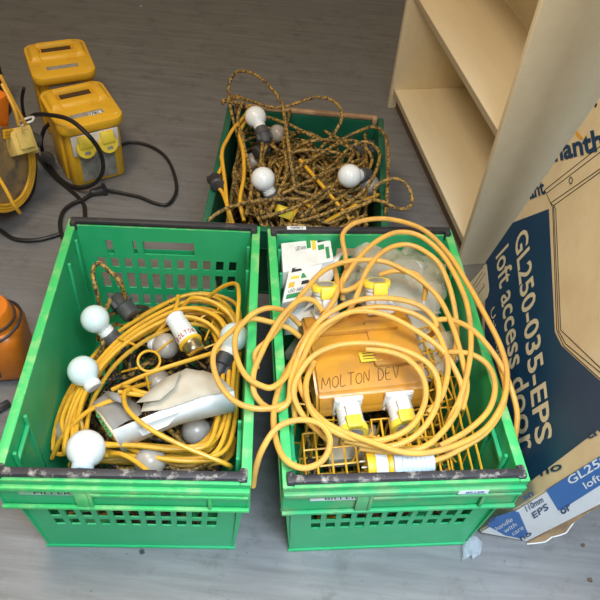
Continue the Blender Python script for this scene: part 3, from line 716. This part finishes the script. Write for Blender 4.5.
o = crumple([at(400,330,.22), at(455,330,.25), at(440,385,.23), at(405,380,.22)], 6, 6, .014, FILM, 'clear_plastic_bag', 6, .0004); tag(o, 'crumpled clear plastic bag right of the amber splitter box', 'bag')
o = crumple([at(461,532,.012), at(480,536,.012), at(482,556,.012), at(464,558,.012)], 5, 5, .008, FILM2, 'plastic_scrap', 8, .0004); tag(o, 'scrap of clear film on the floor at the carton corner', 'scrap')
# dull cardboard and brown item under the bag
bm = NB(); M = frame(at(425, 335, .20), (.2, -.1, .95), (.4, -.9, 0)); box(bm, (0, 0, 0), (.16, .07, .05), M, bev=.003)
tag(obj('small_carton', bm, CARTON_IN), 'tan carton wedged right of the amber splitter box', 'carton')
bm = NB(); M = frame(at(330, 255, .18), (.0, 0, 1), (1, .1, 0)); box(bm, (.03, 0, 0), (.12, .06, .05), M, bev=.003)
tag(obj('small_carton', bm, CARTON_IN), 'tan carton under the bag near the back wall', 'carton')

# amber splitter box
SC = at(362, 352, .285); 
sx = (at(420, 340, .285)-at(310, 350, .285)); sx.z = 0; sx.normalize()
sb = thing('splitter_box', 'amber four way power splitter box with handwritten name among the cable loops', 'splitter box', SC, (math.radians(4), 0, math.atan2(sx.y, sx.x)))
bm = NB()
# faceted body: profile swept along x
pr = [(-.105, -.045), (-.105, -.020), (-.088, .006), (-.026, .026), (.035, .026), (.088, .006), (.100, -.020), (.100, -.045)]
hwid = .103
for sgn in (1,):
    L_ = [bm.verts.new((-hwid, y, z)) for y, z in pr]; R_ = [bm.verts.new((hwid, y, z)) for y, z in pr]
    bm.faces.new(L_); bm.faces.new(R_[::-1])
    for i in range(len(pr)): bm.faces.new((L_[i], L_[(i+1) % len(pr)], R_[(i+1) % len(pr)], R_[i]))
bmesh.ops.bevel(bm, geom=list(bm.edges), offset=.006, segments=3, affect='EDGES')
obj('housing', bm, ORY, sb)
bm = NB(); box(bm, (-.02, .03, .031), (.178, .012, .014), bev=.003); box(bm, (.055, .0, .024), (.09, .10, .012), bev=.004); obj('lid_ridge', bm, ORY, sb)
bm = NB()
for e in (-1, 1): box(bm, (e*.112, .01, -.03), (.02, .05, .008), bev=.002)
obj('mounting_lug', bm, ORY, sb)
bm = NB(); M = Matrix.Translation((0.005, -.030, .0285)) @ Matrix.Rotation(-.1, 4, 'X'); box(bm, (0, 0, 0), (.04, .022, .001), M, bev=0); lb = obj('rating_label', bm, YCAP, sb, 'yellow rating label')
for k in range(3):
    bm = NB(); box(bm, (.003, -.035+.006*k, .0295+.0006*k), (.026, .0012, .0006)); obj('printed_line', bm, INK, lb)
# handwriting on the sloping front face
fa, fb = V((0, -.088, .006)), V((0, -.026, .026)); fd = (fb-fa).normalized()
org = V((-.095, 0, 0))+fa+fd*.008
GL = {'M': [[(0,0),(.1,1),(.45,.25),(.85,1),(.95,0)]], 'O': [[(.5,.95),(.1,.7),(.1,.2),(.5,0),(.9,.3),(.85,.8),(.45,.95)]], 'L': [[(.15,1),(.1,0),(.8,.08)]],
      'T': [[(0,.95),(1,1)],[(.5,1),(.45,0)]], 'N': [[(.05,0),(.15,.9),(.75,.1),(.9,1)]], 'D': [[(.15,0),(.15,1),(.7,.85),(.9,.45),(.6,.08),(.1,0)]],
      'E': [[(.8,1),(.15,.95),(.1,.02),(.8,0)],[(.12,.5),(.65,.55)]], 'V': [[(.05,1),(.45,0),(.9,1)]]}
nf = V((1, 0, 0)).cross(fd).normalized()
bm = NB(); xx = -.092
for ch in 'MOLTON DEV':
    if ch == ' ': xx += .012; continue
    wd = .019 if ch == 'M' else .0145; hh = .021+random.uniform(-.002, .002)
    for st_ in GL[ch]:
        tube(bm, [V((xx+wd*.85*u+v*.003, 0, 0))+fa+fd*(.012+hh*v+(xx+.09)*.05)+nf*.0006 for u, v in st_], .0007, 5, n=3)
    xx += wd
obj('handwriting', bm, BROWN_INK, sb, 'brown handwritten name')
def socket(parent, loc, zdir, xh, tall=1.0):
    """angled 16 A outlet: square flange, ribbed barrel, hinged cap; local z = barrel axis"""
    M = frame(loc, zdir, xh)
    bm = NB(); box(bm, (0, 0, .002), (.052, .052, .006), M, bev=.002)
    for a, b2 in ((1, 1), (1, -1), (-1, 1), (-1, -1)): lathe(bm, [(.004, .003), (.004, .007)], M @ Matrix.Translation((a*.02, b2*.02, 0)), 8)
    fl = obj('socket_flange', bm, WPLA, parent, 'off-white socket flange')
    bm = NB(); pr_ = [(.020, .003)]
    for i in range(5): pr_ += [(.0225, .006+i*.007), (.0225, .010+i*.007), (.0212, .011+i*.007), (.0212, .0125+i*.007)]
    pr_ += [(.0235, .042), (.0245, .044), (.0245, .050)]
    lathe(bm, pr_, M, 24); box(bm, (0, .018, .03), (.022, .018, .030), M, bev=.003); obj('socket_barrel', bm, WPLA, fl)
    bm = NB(); lathe(bm, [(.0215, .049), (.0265, .050), (.0265, .058), (.0245, .061), (.0004, .061)], M, 26); box(bm, (0, .0185, .049), (.028, .02, .024), M, bev=.003); cp = obj('socket_cap', bm, YCAP, fl, 'yellow hinged cap')
    bm = NB(); lathe(bm, [(.0165, .0605), (.0165, .0618)], M, 24); obj('cap_label', bm, GLABEL, cp)
# front pair: barrels point down and forward
for lx in (-.048, .045):
    socket(sb, V((lx, -.100, -.012)), V((0, -.95, .03)), (1, 0, 0))
for lx in (-.052, .05):
    socket(sb, V((lx, .090, .004)), V((0, .55, .75)), (-1, 0, 0))
# wire lamp guards (yellow coated)
def guard(label, o, X_, Y_, Z_, nx, ny, extra=0, seed=1):
    t = thing('wire_lamp_guard', label, 'wire guard', (0, 0, 0), None, 'yellow wire guards in the right hand crate')
    rnd = random.Random(seed); o, X_, Y_, Z_ = V(o), V(X_), V(Y_), V(Z_); r = .0021
    bm = NB()
    for k, zz in ((0, 0), (1, 1)):
        tube(bm, [o+Z_*zz, o+X_+Z_*zz, o+X_+Y_+Z_*zz, o+Y_+Z_*zz], r*1.15, 6, closed=True, n=1)
    for a in (0, 1):
        for b_ in (0, 1): tube(bm, [o+X_*a+Y_*b_, o+X_*a+Y_*b_+Z_], r, 6, n=1)
    obj('wire_frame', bm, YWIRE, t)
    for i in range(1, nx):
        u = i/nx+rnd.uniform(-.02, .02); bm = NB()
        tube(bm, [o+X_*u+Z_*0, o+X_*u+Z_, o+X_*u+Y_+Z_, o+X_*u+Y_], r, 6, n=1); obj('wire_hoop', bm, YWIRE, t)
    for j in range(1, ny):
        v = j/ny; bm = NB(); tube(bm, [o+Y_*v, o+Y_*v+Z_, o+Y_*v+Z_+X_, o+Y_*v+X_], r, 6, n=1); obj('wire_rung', bm, YWIRE, t)
    return t
gx = V((math.cos(y2), math.sin(y2), 0)); gy = V((-math.sin(y2), math.cos(y2), 0)); gz = V((0, 0, 1))
def ic(x, y, z): return in_crate(None, c2c, y2, x, y, z)
guard('yellow wire guard in the front left corner of the right hand crate', ic(-.155, -.265, .15), gx*.115+gy*.01, gy*.10, gz*.085, 5, 3, seed=1)
guard('yellow wire guard in the front middle of the right hand crate', ic(-.03, -.262, .145), gx*.12+gz*.015, gy*.12+gz*.01, gz*.085, 8, 2, seed=2)
guard('tall yellow wire guard in the front right corner of the right hand crate', ic(.095, -.26, .15), gx*.05+gy*.004, gy*.20+gx*.004, gz*.10, 3, 3, seed=3)
guard('yellow wire guard at the right wall of the right hand crate', ic(.085, -.03, .17), gx*.065+gy*.02, gy*.09-gx*.01, gz*.075, 3, 3, seed=4)
guard('dusty yellow wire guard lying deep under the plug', ic(-.12, -.24, .06), gx*.20+gy*.01, gy*.16, gz*.07, 9, 3, seed=5)
guard('yellow wire guard under the right side of the cable loops', ic(.03, -.13, .16), gx*.10+gy*.03, gy*.12-gx*.02, gz*.08, 5, 4, seed=6)
guard('yellow wire guard under the left side of the cable loops', ic(-.165, -.13, .15), gx*.09-gy*.01, gy*.15+gx*.01, gz*.085, 4, 5, seed=7)
bm = NB(); M = frame(ic(.10, .05, .19), (.3, .2, .95), (.8, .5, 0)); box(bm, (0, 0, 0), (.10, .09, .012), M, bev=.003); tag(obj('card_piece', bm, CARTON_IN), 'tan card piece at the right wall of the right hand crate', 'card')
bm = NB(); M = frame(ic(-.06, .12, .15), (-.2, .2, .95), (.8, -.3, 0)); box(bm, (0, 0, 0), (.16, .16, .02), M, bev=.003); tag(obj('card_piece', bm, CARTON_IN), 'tan card piece beneath the rear sockets of the splitter box', 'card')
# wire whisks (fanned wires of the middle guard)
t = thing('wire_lamp_guard', 'fanned yellow wire guard lying above the plug', 'wire guard', group='yellow wire guards in the right hand crate')
for i in range(9):
    bm = NB(); a0 = at(372+i*7, 433+(i % 3)*2, .25); b0 = at(352+i*13, 462+i % 2*3, .215); tube(bm, [a0, (a0+b0)/2+V((0, 0, .006)), b0], .0017, 6, n=3); obj('wire_hoop', bm, YWIRE, t)
for k in range(3):
    bm = NB(); tube(bm, path([(365-3*k, 436+7*k, .25-.01*k), (400, 439+8*k, .255-.01*k), (440+5*k, 436+7*k, .25-.01*k)], 0), .0017, 6, n=4); obj('wire_rung', bm, YWIRE, t)

# thick cable loops
TC = .0051
bm = NB()
C = [
 # outer big loop from behind the splitter, over the right rim and round the front, up the left
 [(347,272,.28),(345,253,.31),(343,234,.325),(358,222,.335),(388,219,.34),(422,229,.345),(447,252,.345),(466,281,.345),(484,313,.345),(500,345,.34),(507,373,.335),(503,402,.33),(483,431,.325),(445,449,.33),(409,453,.335),(371,442,.335),(328,424,.33),(306,400,.325),(298,370,.33),(312,341,.34),(342,316,.35),(375,307,.355),(409,312,.355),(432,326,.35),(443,345,.345),(448,368,.34),(442,395,.335),(428,413,.33)],
 [(290,376,.31),(295,356,.32),(306,336,.34),(327,315,.36),(352,302,.37),(377,298,.375),(402,300,.37),(422,307,.365),(435,320,.355),(434,332,.33),(425,338,.28)],
 [(295,418,.29),(294,395,.32),(298,372,.335),(316,333,.35),(340,316,.362),(360,311,.365),(385,315,.365),(410,327,.36),(441,349,.345),(456,372,.33),(462,392,.32),(453,418,.315),(429,444,.31),(400,452,.305),(360,448,.30)],
 [(330,442,.30),(305,418,.31),(294,396,.33),(297,378,.34),(312,357,.355),(335,346,.362),(362,343,.366),(390,346,.366),(415,355,.362),(432,368,.355),(439,388,.345),(434,412,.335),(415,436,.325),(385,447,.32),(345,440,.315)],
 [(314,362,.33),(306,384,.335),(312,412,.335),(337,433,.33),(375,441,.325),(408,429,.33),(424,405,.335),(424,380,.345),(410,361,.355),(390,352,.358),(366,349,.355)],
 # second and third loops over the back
 [(343,300,.31),(342,285,.33),(350,270,.345),(364,252,.35),(382,238,.355),(400,232,.355),(420,236,.355),(440,252,.35),(455,275,.345),(467,305,.34),(471,340,.335),(468,370,.33),(460,398,.32),(452,415,.31),(445,430,.30)],
 [(345,318,.30),(355,300,.33),(365,274,.345),(378,256,.35),(395,246,.35),(414,246,.35),(436,260,.345),(447,280,.335),(454,305,.32),(457,335,.29),(452,365,.25)],
 [(257,369,.31),(256,352,.325),(272,336,.335),(292,308,.34),(307,288,.345),(325,270,.35),(350,261,.35),(381,261,.345),(404,270,.345),(424,283,.34),(440,300,.335),(452,325,.33),(461,355,.325),(467,385,.315),(462,410,.305)],
 [(380,275,.32),(395,271,.335),(415,274,.335),(425,285,.33),(424,300,.3)],
 [(334,266,.31),(337,280,.34),(336,296,.355),(325,314,.352),(308,336,.35),(296,362,.33)],
 [(360,256,.30),(346,272,.33),(341,290,.34),(353,288,.345),(366,280,.33),(370,292,.3)],
 # left loops over the crate rims
 [(300,337,.31),(288,328,.325),(270,322,.332),(250,319,.335),(233,330,.335),(217,346,.335),(213,362,.332),(219,383,.33),(233,400,.328),(252,408,.328),(272,408,.325),(288,402,.32),(296,388,.31)],
 [(300,325,.30),(286,312,.325),(270,308,.345),(256,312,.348),(246,320,.345),(236,334,.345),(236,355,.345),(246,376,.342),(262,386,.34),(273,387,.34),(286,376,.335),(296,355,.33),(310,335,.335)],
 [(262,404,.31),(254,392,.325),(254,372,.335),(262,352,.34),(272,332,.345),(284,314,.35),(300,300,.35),(314,301,.345),(323,312,.34)],
 [(262,404,.31),(275,410,.318),(288,402,.325),(291,380,.33),(297,360,.34)],
 # small loop at the front left with its end hanging between the crates
 [(253,486,.24),(256,468,.29),(263,448,.325),(277,428,.34),(298,420,.345),(320,424,.342),(330,440,.335),(323,460,.33),(303,468,.33),(284,458,.332),(275,435,.325),(274,410,.32),(280,385,.32),(292,362,.32)],
 # right: strand over the rim and down outside
 [(437,320,.32),(452,320,.33),(474,331,.34),(496,357,.335),(509,383,.325),(517,412,.30),(515,438,.26),(513,455,.2)],
 [(440,356,.30),(452,352,.32),(473,355,.33),(489,367,.33),(495,388,.33),(488,411,.325),(467,431,.32),(440,446,.315)],
 # from the plug
 [(424,462,.275),(440,459,.285),(462,448,.30),(486,432,.315),(502,408,.325),(505,385,.325),(498,360,.32)],
]
for P in C: tube(bm, path(P, .33), TC, 10)
tag(obj('extension_cable', bm, TCAB), 'thick yellow extension cable looped over the right hand crate', 'cable')
# plug
a = at(366, 467, .272); b_ = at(431, 462, .276); d = b_-a
t = thing('power_plug', 'yellow and pale blue-white plug lying at the front of the right hand crate', 'plug', a, rot_to(d))
bm = NB(); lathe(bm, [(.017, .001), (.0235, 0), (.0245, .003), (.0245, .010), (.0235, .012), (.0235, .034), (.025, .036), (.025, .042), (.021, .043)], seg=28); obj('shroud', bm, YPLA, t)
bm = NB(); lathe(bm, [(.0242, .014), (.0246, .016), (.0246, .032), (.0242, .033)], seg=28, cap=False)
# label only over the upper side
bmesh.ops.delete(bm, geom=[f for f in bm.faces if (Matrix(t.rotation_euler.to_matrix()) @ f.calc_center_median()).z < .012], context='FACES')
obj('label', bm, LABEL, t, 'white printed label')
bm = NB(); pr_ = [(.021, .042), (.026, .044), (.026, .056), (.0225, .058)]
for i in range(6): pr_ += [(.0225-.0006*i, .060+i*.0075), (.0225-.0006*i, .0645+i*.0075), (.0205-.0006*i, .0655+i*.0075), (.0205-.0006*i, .0675+i*.0075)]
pr_ += [(.0185, .106), (.017, .113), (.008, .115)]
lathe(bm, pr_, seg=28); obj('gland', bm, BWPLA, t, 'ribbed pale blue-white gland')
for k in range(3):
    bm = NB(); a_ = k*2.09; lathe(bm, [(.0025, -.001), (.0025, .012)], Matrix.Translation((.011*math.cos(a_), .011*math.sin(a_), -.008)), 10); obj('pin', bm, METAL, t)
# white lid fragment, brown odd bits inside the right crate
bm = NB(); M = frame(at(352, 446, .17), (0, 0, 1), (1, .2, 0)); box(bm, (0, 0, 0), (.10, .07, .03), M, bev=.004)
tag(obj('small_carton', bm, CARTON_IN), 'tan carton seen through the wire guards at the front', 'carton')

# ------------------------------------------------------------------ site transformers
def trafo():
    t = thing('site_transformer', 'x', 'transformer', (0, 0, 0), None, 'yellow site transformers')
    w, dp, h = .176, .205, .20
    bm = NB(); rbox(bm, (0, 0, (h-.018)/2+.002), (w-.022, dp-.020, h-.02), .02, .004); obj('body', bm, YPLA, t)
    bm = NB()
    for e in (-1, 1): box(bm, (e*(w/2-.012), 0, .085), (.018, dp*.5, .165), bev=.004)
    obj('side_rib', bm, YPLA, t)
    bm = NB(); rbox(bm, (0, 0, h-.012), (w+.006, dp+.004, .026), .032, .006); lid = obj('lid', bm, YPLA, t)
    # raised mount with a hand hole in front of the grip
    bm = NB(); box(bm, (0, .070, h+.007), (.126, .022, .018), bev=.005, top=(.86, .7))
    for e in (-1, 1): box(bm, (e*.064, .034, h+.006), (.040, .090, .014), bev=.004, top=(.45, .75))
    box(bm, (0, .014, h+.004), (.125, .044, .011), bev=.004, top=(.96, .6)); obj('grip', bm, YPLA, lid)
    bm = NB(); box(bm, (0, .045, h+.0015), (.086, .028, .003)); obj('hand_hole_shade', bm, BROWNB, lid, 'dark sheet painting the shade in the hand hole')  # dark sheet on the lid stands for shade inside the hole
    for e in (-1, 1):
        for f_ in (-1, 1):
            bm = NB(); lathe(bm, [(.005, h-.001), (.005, h+.0018), (.003, h+.0022)], Matrix.Translation((e*w*.41, f_*dp*.40, 0)), 12); obj('lid_screw', bm, PYEL, lid)
    return t, lid, w, dp, h
tr, lid, w_, d_, h_ = trafo()
tr2 = copy_tree(tr)
yaw_t = math.radians(33.5)
pf_ = (at(51, 132, .19)+at(124, 121, .19)+at(107, 83, .19)+at(41, 95, .19))/4
tr.location = (pf_.x, pf_.y, 0); tr.rotation_euler = (0, 0, yaw_t); tr['label'] = 'yellow site transformer in front with two socket outlets and black cable'
pf2 = (at(28, 82, .19)+at(97, 73, .19)+at(88, 42, .19)+at(24, 49, .19))/4
tr2.location = (pf2.x, pf2.y, 0); tr2.rotation_euler = (0, 0, math.radians(27)); tr2['label'] = 'yellow site transformer standing behind the other one'
def lid_label(T, s):
    L2 = [x for x in bpy.data.objects if x.parent == T and x.name.startswith('lid')][0]
    bm = NB(); box(bm, (0, -.055, h_+.0014), (.09, .018, .001)); l = obj('lid_label', bm, GLABEL, L2, 'worn grey maker label')
    if s:
        bm = NB(); box(bm, (.018, -.062, h_+.0022), (.035, .013, .0008), Matrix.Rotation(.05, 4, 'Z')); q = obj('asset_tag', bm, LABEL, L2, 'white asset tag')
        obj('lettering', text_bm('1781', V((.006, -.066, h_+.0027)), V((.024, 0, 0)), V((0, .008, 0)), bold=.03, depth=.0003), INK, q, smooth=False)
lid_label(tr, True); lid_label(tr2, False)
# rear: label strip on its front
bm = NB(); box(bm, (0, -d_/2+.006, h_-.04), (.10, .002, .02)); obj('front_label', bm, GLABEL, tr2)
bm = NB(); box(bm, (0, -d_/2+.0078, .092), (.122, .004, .150), bev=.002); fp_ = obj('front_plate', bm, YPLA, tr)
bm = NB(); box(bm, (0, -d_/2+.0052, .060), (.098, .002, .085)); obj('data_label', bm, GLABEL, fp_, 'worn grey data label')
bm = NB(); box(bm, (0, -d_/2+.003, .140), (.130, .008, .062), bev=.002); obj('outlet_plate', bm, WPLA, tr, 'grey outlet backing plate')
for lx in (-.031, .031):
    M = frame((lx, -d_/2+.004, .130), (0, -.94, .30), (1, 0, 0))
    bm = NB(); lathe(bm, [(.023, 0), (.023, .012)], M, 24); so = obj('socket_outlet', bm, WPLA, tr)
    bm = NB(); lathe(bm, [(.022, .011), (.0265, .012), (.0265, .021), (.0245, .024), (.0004, .0245)], M, 26); box(bm, (0, .020, .016), (.036, .032, .026), M, bev=.003); cp = obj('outlet_cap', bm, YCAP, so, 'bright yellow hinged cap')
    bm = NB(); box(bm, (0, -.010, .0245), (.016, .008, .0014), M); obj('cap_label', bm, GLABEL, cp)

# black cables on the floor
bm = NB()
tube(bm, path([(30,121,.10),(34,115,.17),(50,115,.235),(70,120,.248),(88,135,.23),(100,152,.17),(103,170,.10),(95,183,.05),(80,188,.02),(64,182,.012),(52,170,.012),(44,155,.02),(41,143,.06),(44,130,.10),(49,124,.12)], 0), .0058, 10)
tube(bm, path([(34,150,.03),(42,162,.012),(56,178,.008),(68,188,.008),(78,197,.008),(84,205,.008),(85,218,.008)], 0), .0055, 10)
tag(obj('power_cable', bm, BLACKC), 'black power cable arching over the front transformer', 'cable'); bm = NB()
tube(bm, path([(24,88,.15),(22,100,.10),(24,115,.05),(28,122,.03)], 0), .005, 8)
tag(obj('power_cable', bm, BLACKC), 'short black cable hanging at the left of the rear transformer', 'cable')
bm = NB()
tube(bm, path([(97,190,.012),(84,199,.008),(72,204,.008),(63,212,.008),(60,225,.008),(64,240,.008),(74,249,.008)], 0), .0055, 10)
tube(bm, path([(60,234,.007),(37,240,.007),(15,239,.007),(0,230,.007),(-12,222,.007)], 0), .0055, 10)
tag(obj('power_cable', bm, BLACKC), 'black power cable running from the left edge to the left crate', 'cable'); bm = NB()
tube(bm, path([(113,148,.008),(127,143,.008),(140,143,.008),(156,149,.008),(168,160,.008),(175,177,.008),(176,192,.008),(168,204,.008),(155,203,.008),(140,197,.008),(122,193,.008),(106,190,.010)], 0), .0048, 10)
tag(obj('power_cable', bm, BLACKC), 'black power cable curling out to the right of the front transformer to its plug', 'cable')
t = thing('plug', 'small dark plug lying in front of the front transformer', 'plug', at(98, 191, .013), (0, math.pi/2, .5))
bm = NB(); lathe(bm, [(.006, -.022), (.010, -.018), (.011, .0), (.013, .004), (.013, .018)], seg=14); obj('plug_body', bm, BLACK, t)
bm = NB(); box(bm, (0, 0, .018), (.03, .026, .012), bev=.003); obj('plug_face', bm, BLACK, t)

# ------------------------------------------------------------------ cable reel at the left edge
AX = V((.93, -.30, .08)).normalized()
RC = at(-12, 166, .165)
rl = thing('cable_reel', 'yellow and orange cable reel on a black tube stand at the left edge', 'cable reel', (RC.x, RC.y, 0))
RO = V((0, 0, RC.z))
def RM(off): return frame(RO+AX*off, AX, (0, 0, 1))
bm = NB(); lathe(bm, [(.085, -.002), (.108, -.004), (.108, .004), (.085, .003), (.03, .003)], RM(.045), 40); obj('flange', bm, SMOKE, rl, 'smoky brown flange')
bm = NB(); lathe(bm, [(.102, -.002), (.108, -.004), (.108, .004), (.102, .003)], RM(-.06), 40); obj('flange', bm, ORANGE_BR, rl, 'orange flange')
bm = NB(); lathe(bm, [(.065, -.058), (.065, .042)], RM(0), 30); obj('drum_core', bm, ORANGE_BR, rl)
bm = NB(); P = []
for i in range(16*9):
    a = i*2*math.pi/16; k = i/16; P.append(RM(-.05+.085*((k % 3)/3)) @ V(((.072+.0032*k)*math.cos(a)+random.uniform(-.003, .003), (.072+.0032*k)*math.sin(a)+random.uniform(-.003, .003), random.uniform(-.003, .003))))
tube(bm, P, .0048, 7, n=3); obj('wound_cable', bm, YCAB, rl, 'wound yellow cable')
bm = NB(); rw = [at(0, 75, .36)-V((RC.x, RC.y, 0)), at(10, 95, .32)-V((RC.x, RC.y, 0)), at(22, 118, .27)-V((RC.x, RC.y, 0)), at(26, 124, .25)-V((RC.x, RC.y, 0))]
tube(bm, rw, .0045, 8); obj('loose_cable', bm, YCAB, rl); bm = NB()
rw = [at(-3, 175, .22)-V((RC.x, RC.y, 0)), at(6, 190, .2)-V((RC.x, RC.y, 0)), at(14, 205, .17)-V((RC.x, RC.y, 0)), at(20, 213, .14)-V((RC.x, RC.y, 0))]; tube(bm, rw, .0045, 8); obj('loose_cable', bm, YCAB, rl); bm = NB()
rw = [at(2, 84, .36)-V((RC.x, RC.y, 0)), at(14, 108, .32)-V((RC.x, RC.y, 0)), at(19, 125, .28)-V((RC.x, RC.y, 0))]; tube(bm, rw, .0045, 8)
obj('loose_cable', bm, YCAB, rl)
for rr_ in (.088, .096, .103):
    bm = NB(); tube(bm, [RM(.056+.003*math.sin(i)+rr_*.05) @ V((rr_*math.cos(i*.4), rr_*math.sin(i*.4), 0)) for i in range(16)], .0045, 8, closed=False); obj('loose_cable', bm, YCAB, rl)
bm = NB(); q = at(-14, 112, .28)-V((RC.x, RC.y, 0)); box(bm, (0, 0, 0), (.09, .07, .12), frame(q, (.2, .1, .95), AX), bev=.012); obj('handle_housing', bm, ORANGE_BR, rl)
q = at(20, 141, .22)-V((RC.x, RC.y, 0)); M = frame(q, (.75, -.35, .5), (.3, .1, 1))
bm = NB(); box(bm, (0, 0, 0), (.066, .062, .040), M, bev=.004); box(bm, (.0, .0, .022), (.045, .04, .016), M, bev=.004); box(bm, (0, -.035, -.01), (.076, .012, .030), M, bev=.003); obj('socket_block', bm, PYEL, rl, 'pale yellow socket block')
bm = NB(); loc = lambda x, y, z: at(x, y, z)-V((RC.x, RC.y, 0))
tube(bm, [loc(26, 146, .10), loc(33, 160, .08), loc(33, 175, .05), loc(30, 192, .02), loc(20, 203, .013), loc(0, 208, .013), loc(-16, 210, .013)], .0105, 12); obj('tube_stand', bm, BLACK, rl)
bm = NB(); lathe(bm, [(.02, -.012), (.022, -.01), (.022, .012), (.014, .03)], frame(loc(30, 140, .14), (.8, .3, -.2)), 16); obj('bracket', bm, DGREY, rl); bm = NB(); lathe(bm, [(.014, -.02), (.017, .0), (.012, .022)], frame(loc(48, 158, .04), (.6, -.6, .1)), 14); obj('foot', bm, DGREY, rl)
bm = NB(); tube(bm, [loc(17, 122, .25), loc(25, 119, .26), loc(33, 117, .25), loc(32, 121, .25), loc(24, 124, .25), loc(20, 128, .25)], .003, 8); obj('cable_tie', bm, WPLA, rl, 'white cable tie')
# dark post beyond the reel
bm = NB(); c_ = at(-7, 85, .13); box(bm, (c_.x-.045, c_.y, .13), (.10, .14, .26), bev=.006); tag(obj('black_tool_case', bm, BLACK), 'black case standing behind the reel at the left edge', 'case')

# ------------------------------------------------------------------ orange container
oc = at(-2, 338, .09); ocx = thing('orange_container', 'orange plastic container with dark bands at the left edge', 'container', (oc.x, oc.y, 0), (math.radians(0), 0, .2))
bm = NB(); box(bm, (0, 0, .075), (.115, .125, .148), bev=.03, seg=4); obj('container_body', bm, ORANGE, ocx)
bm = NB(); lathe(bm, [(.050, .146), (.048, .150), (.045, .180), (.040, .188), (.0004, .190)], seg=30); obj('shoulder', bm, ORANGE, ocx)
bm = NB(); tube(bm, [(.0485*math.cos(a), .0485*math.sin(a), .160) for a in [i*math.pi/8 for i in range(16)]], .0035, 8, closed=True, n=3); obj('band', bm, BROWNB, ocx)
bm = NB(); tube(bm, [(.060*math.cos(a), .062*math.sin(a), .140+.014*math.cos(a*1.0)) for a in [i*math.pi/8 for i in range(16)]], .003, 8, closed=True, n=3); obj('wire_bail', bm, BLACK, ocx)
bm = NB(); box(bm, (-.02, -.0625, .07), (.05, .004, .075), bev=.0019); obj('grip_opening', bm, BROWN, ocx, 'dark oval grip opening')
bm = NB(); tube(bm, path([(-6, 412, .008), (2, 407, .01), (9, 403, .008)], 0), .009, 8); tag(obj('rubber_scrap', bm, BLACK), 'small dark rubber scrap on the floor at the left edge', 'scrap')
# small debris on the floor
def debris(px, py, s, m, label):
    bm = NB(); p = at(px, py, s*.3); rnd = random.Random(px)
    k = 7; vs = []
    for z in (-.3, .25):
        vs.append([bm.verts.new((p.x+s*(.6+.5*rnd.random())*math.cos(6.283*i/k), p.y+s*(.5+.4*rnd.random())*math.sin(6.283*i/k), p.z+s*z)) for i in range(k)])
    bm.faces.new(vs[0][::-1]); bm.faces.new(vs[1])
    for i in range(k): bm.faces.new((vs[0][i], vs[0][(i+1) % k], vs[1][(i+1) % k], vs[1][i]))
    tag(obj('debris_chip', bm, m), label, 'debris', 'crumbs of debris on the floor')
debris(142, 552, .006, BLACK, 'dark crumb just in front of the left crate')
debris(141, 6, .004, CREAM, 'pale crumb on the floor near the top edge')
debris(590, 580, .006, BROWN, 'brown crumb at the lower right corner')
debris(583, 545, .005, BROWN, 'brown crumb below the torn carton edge')
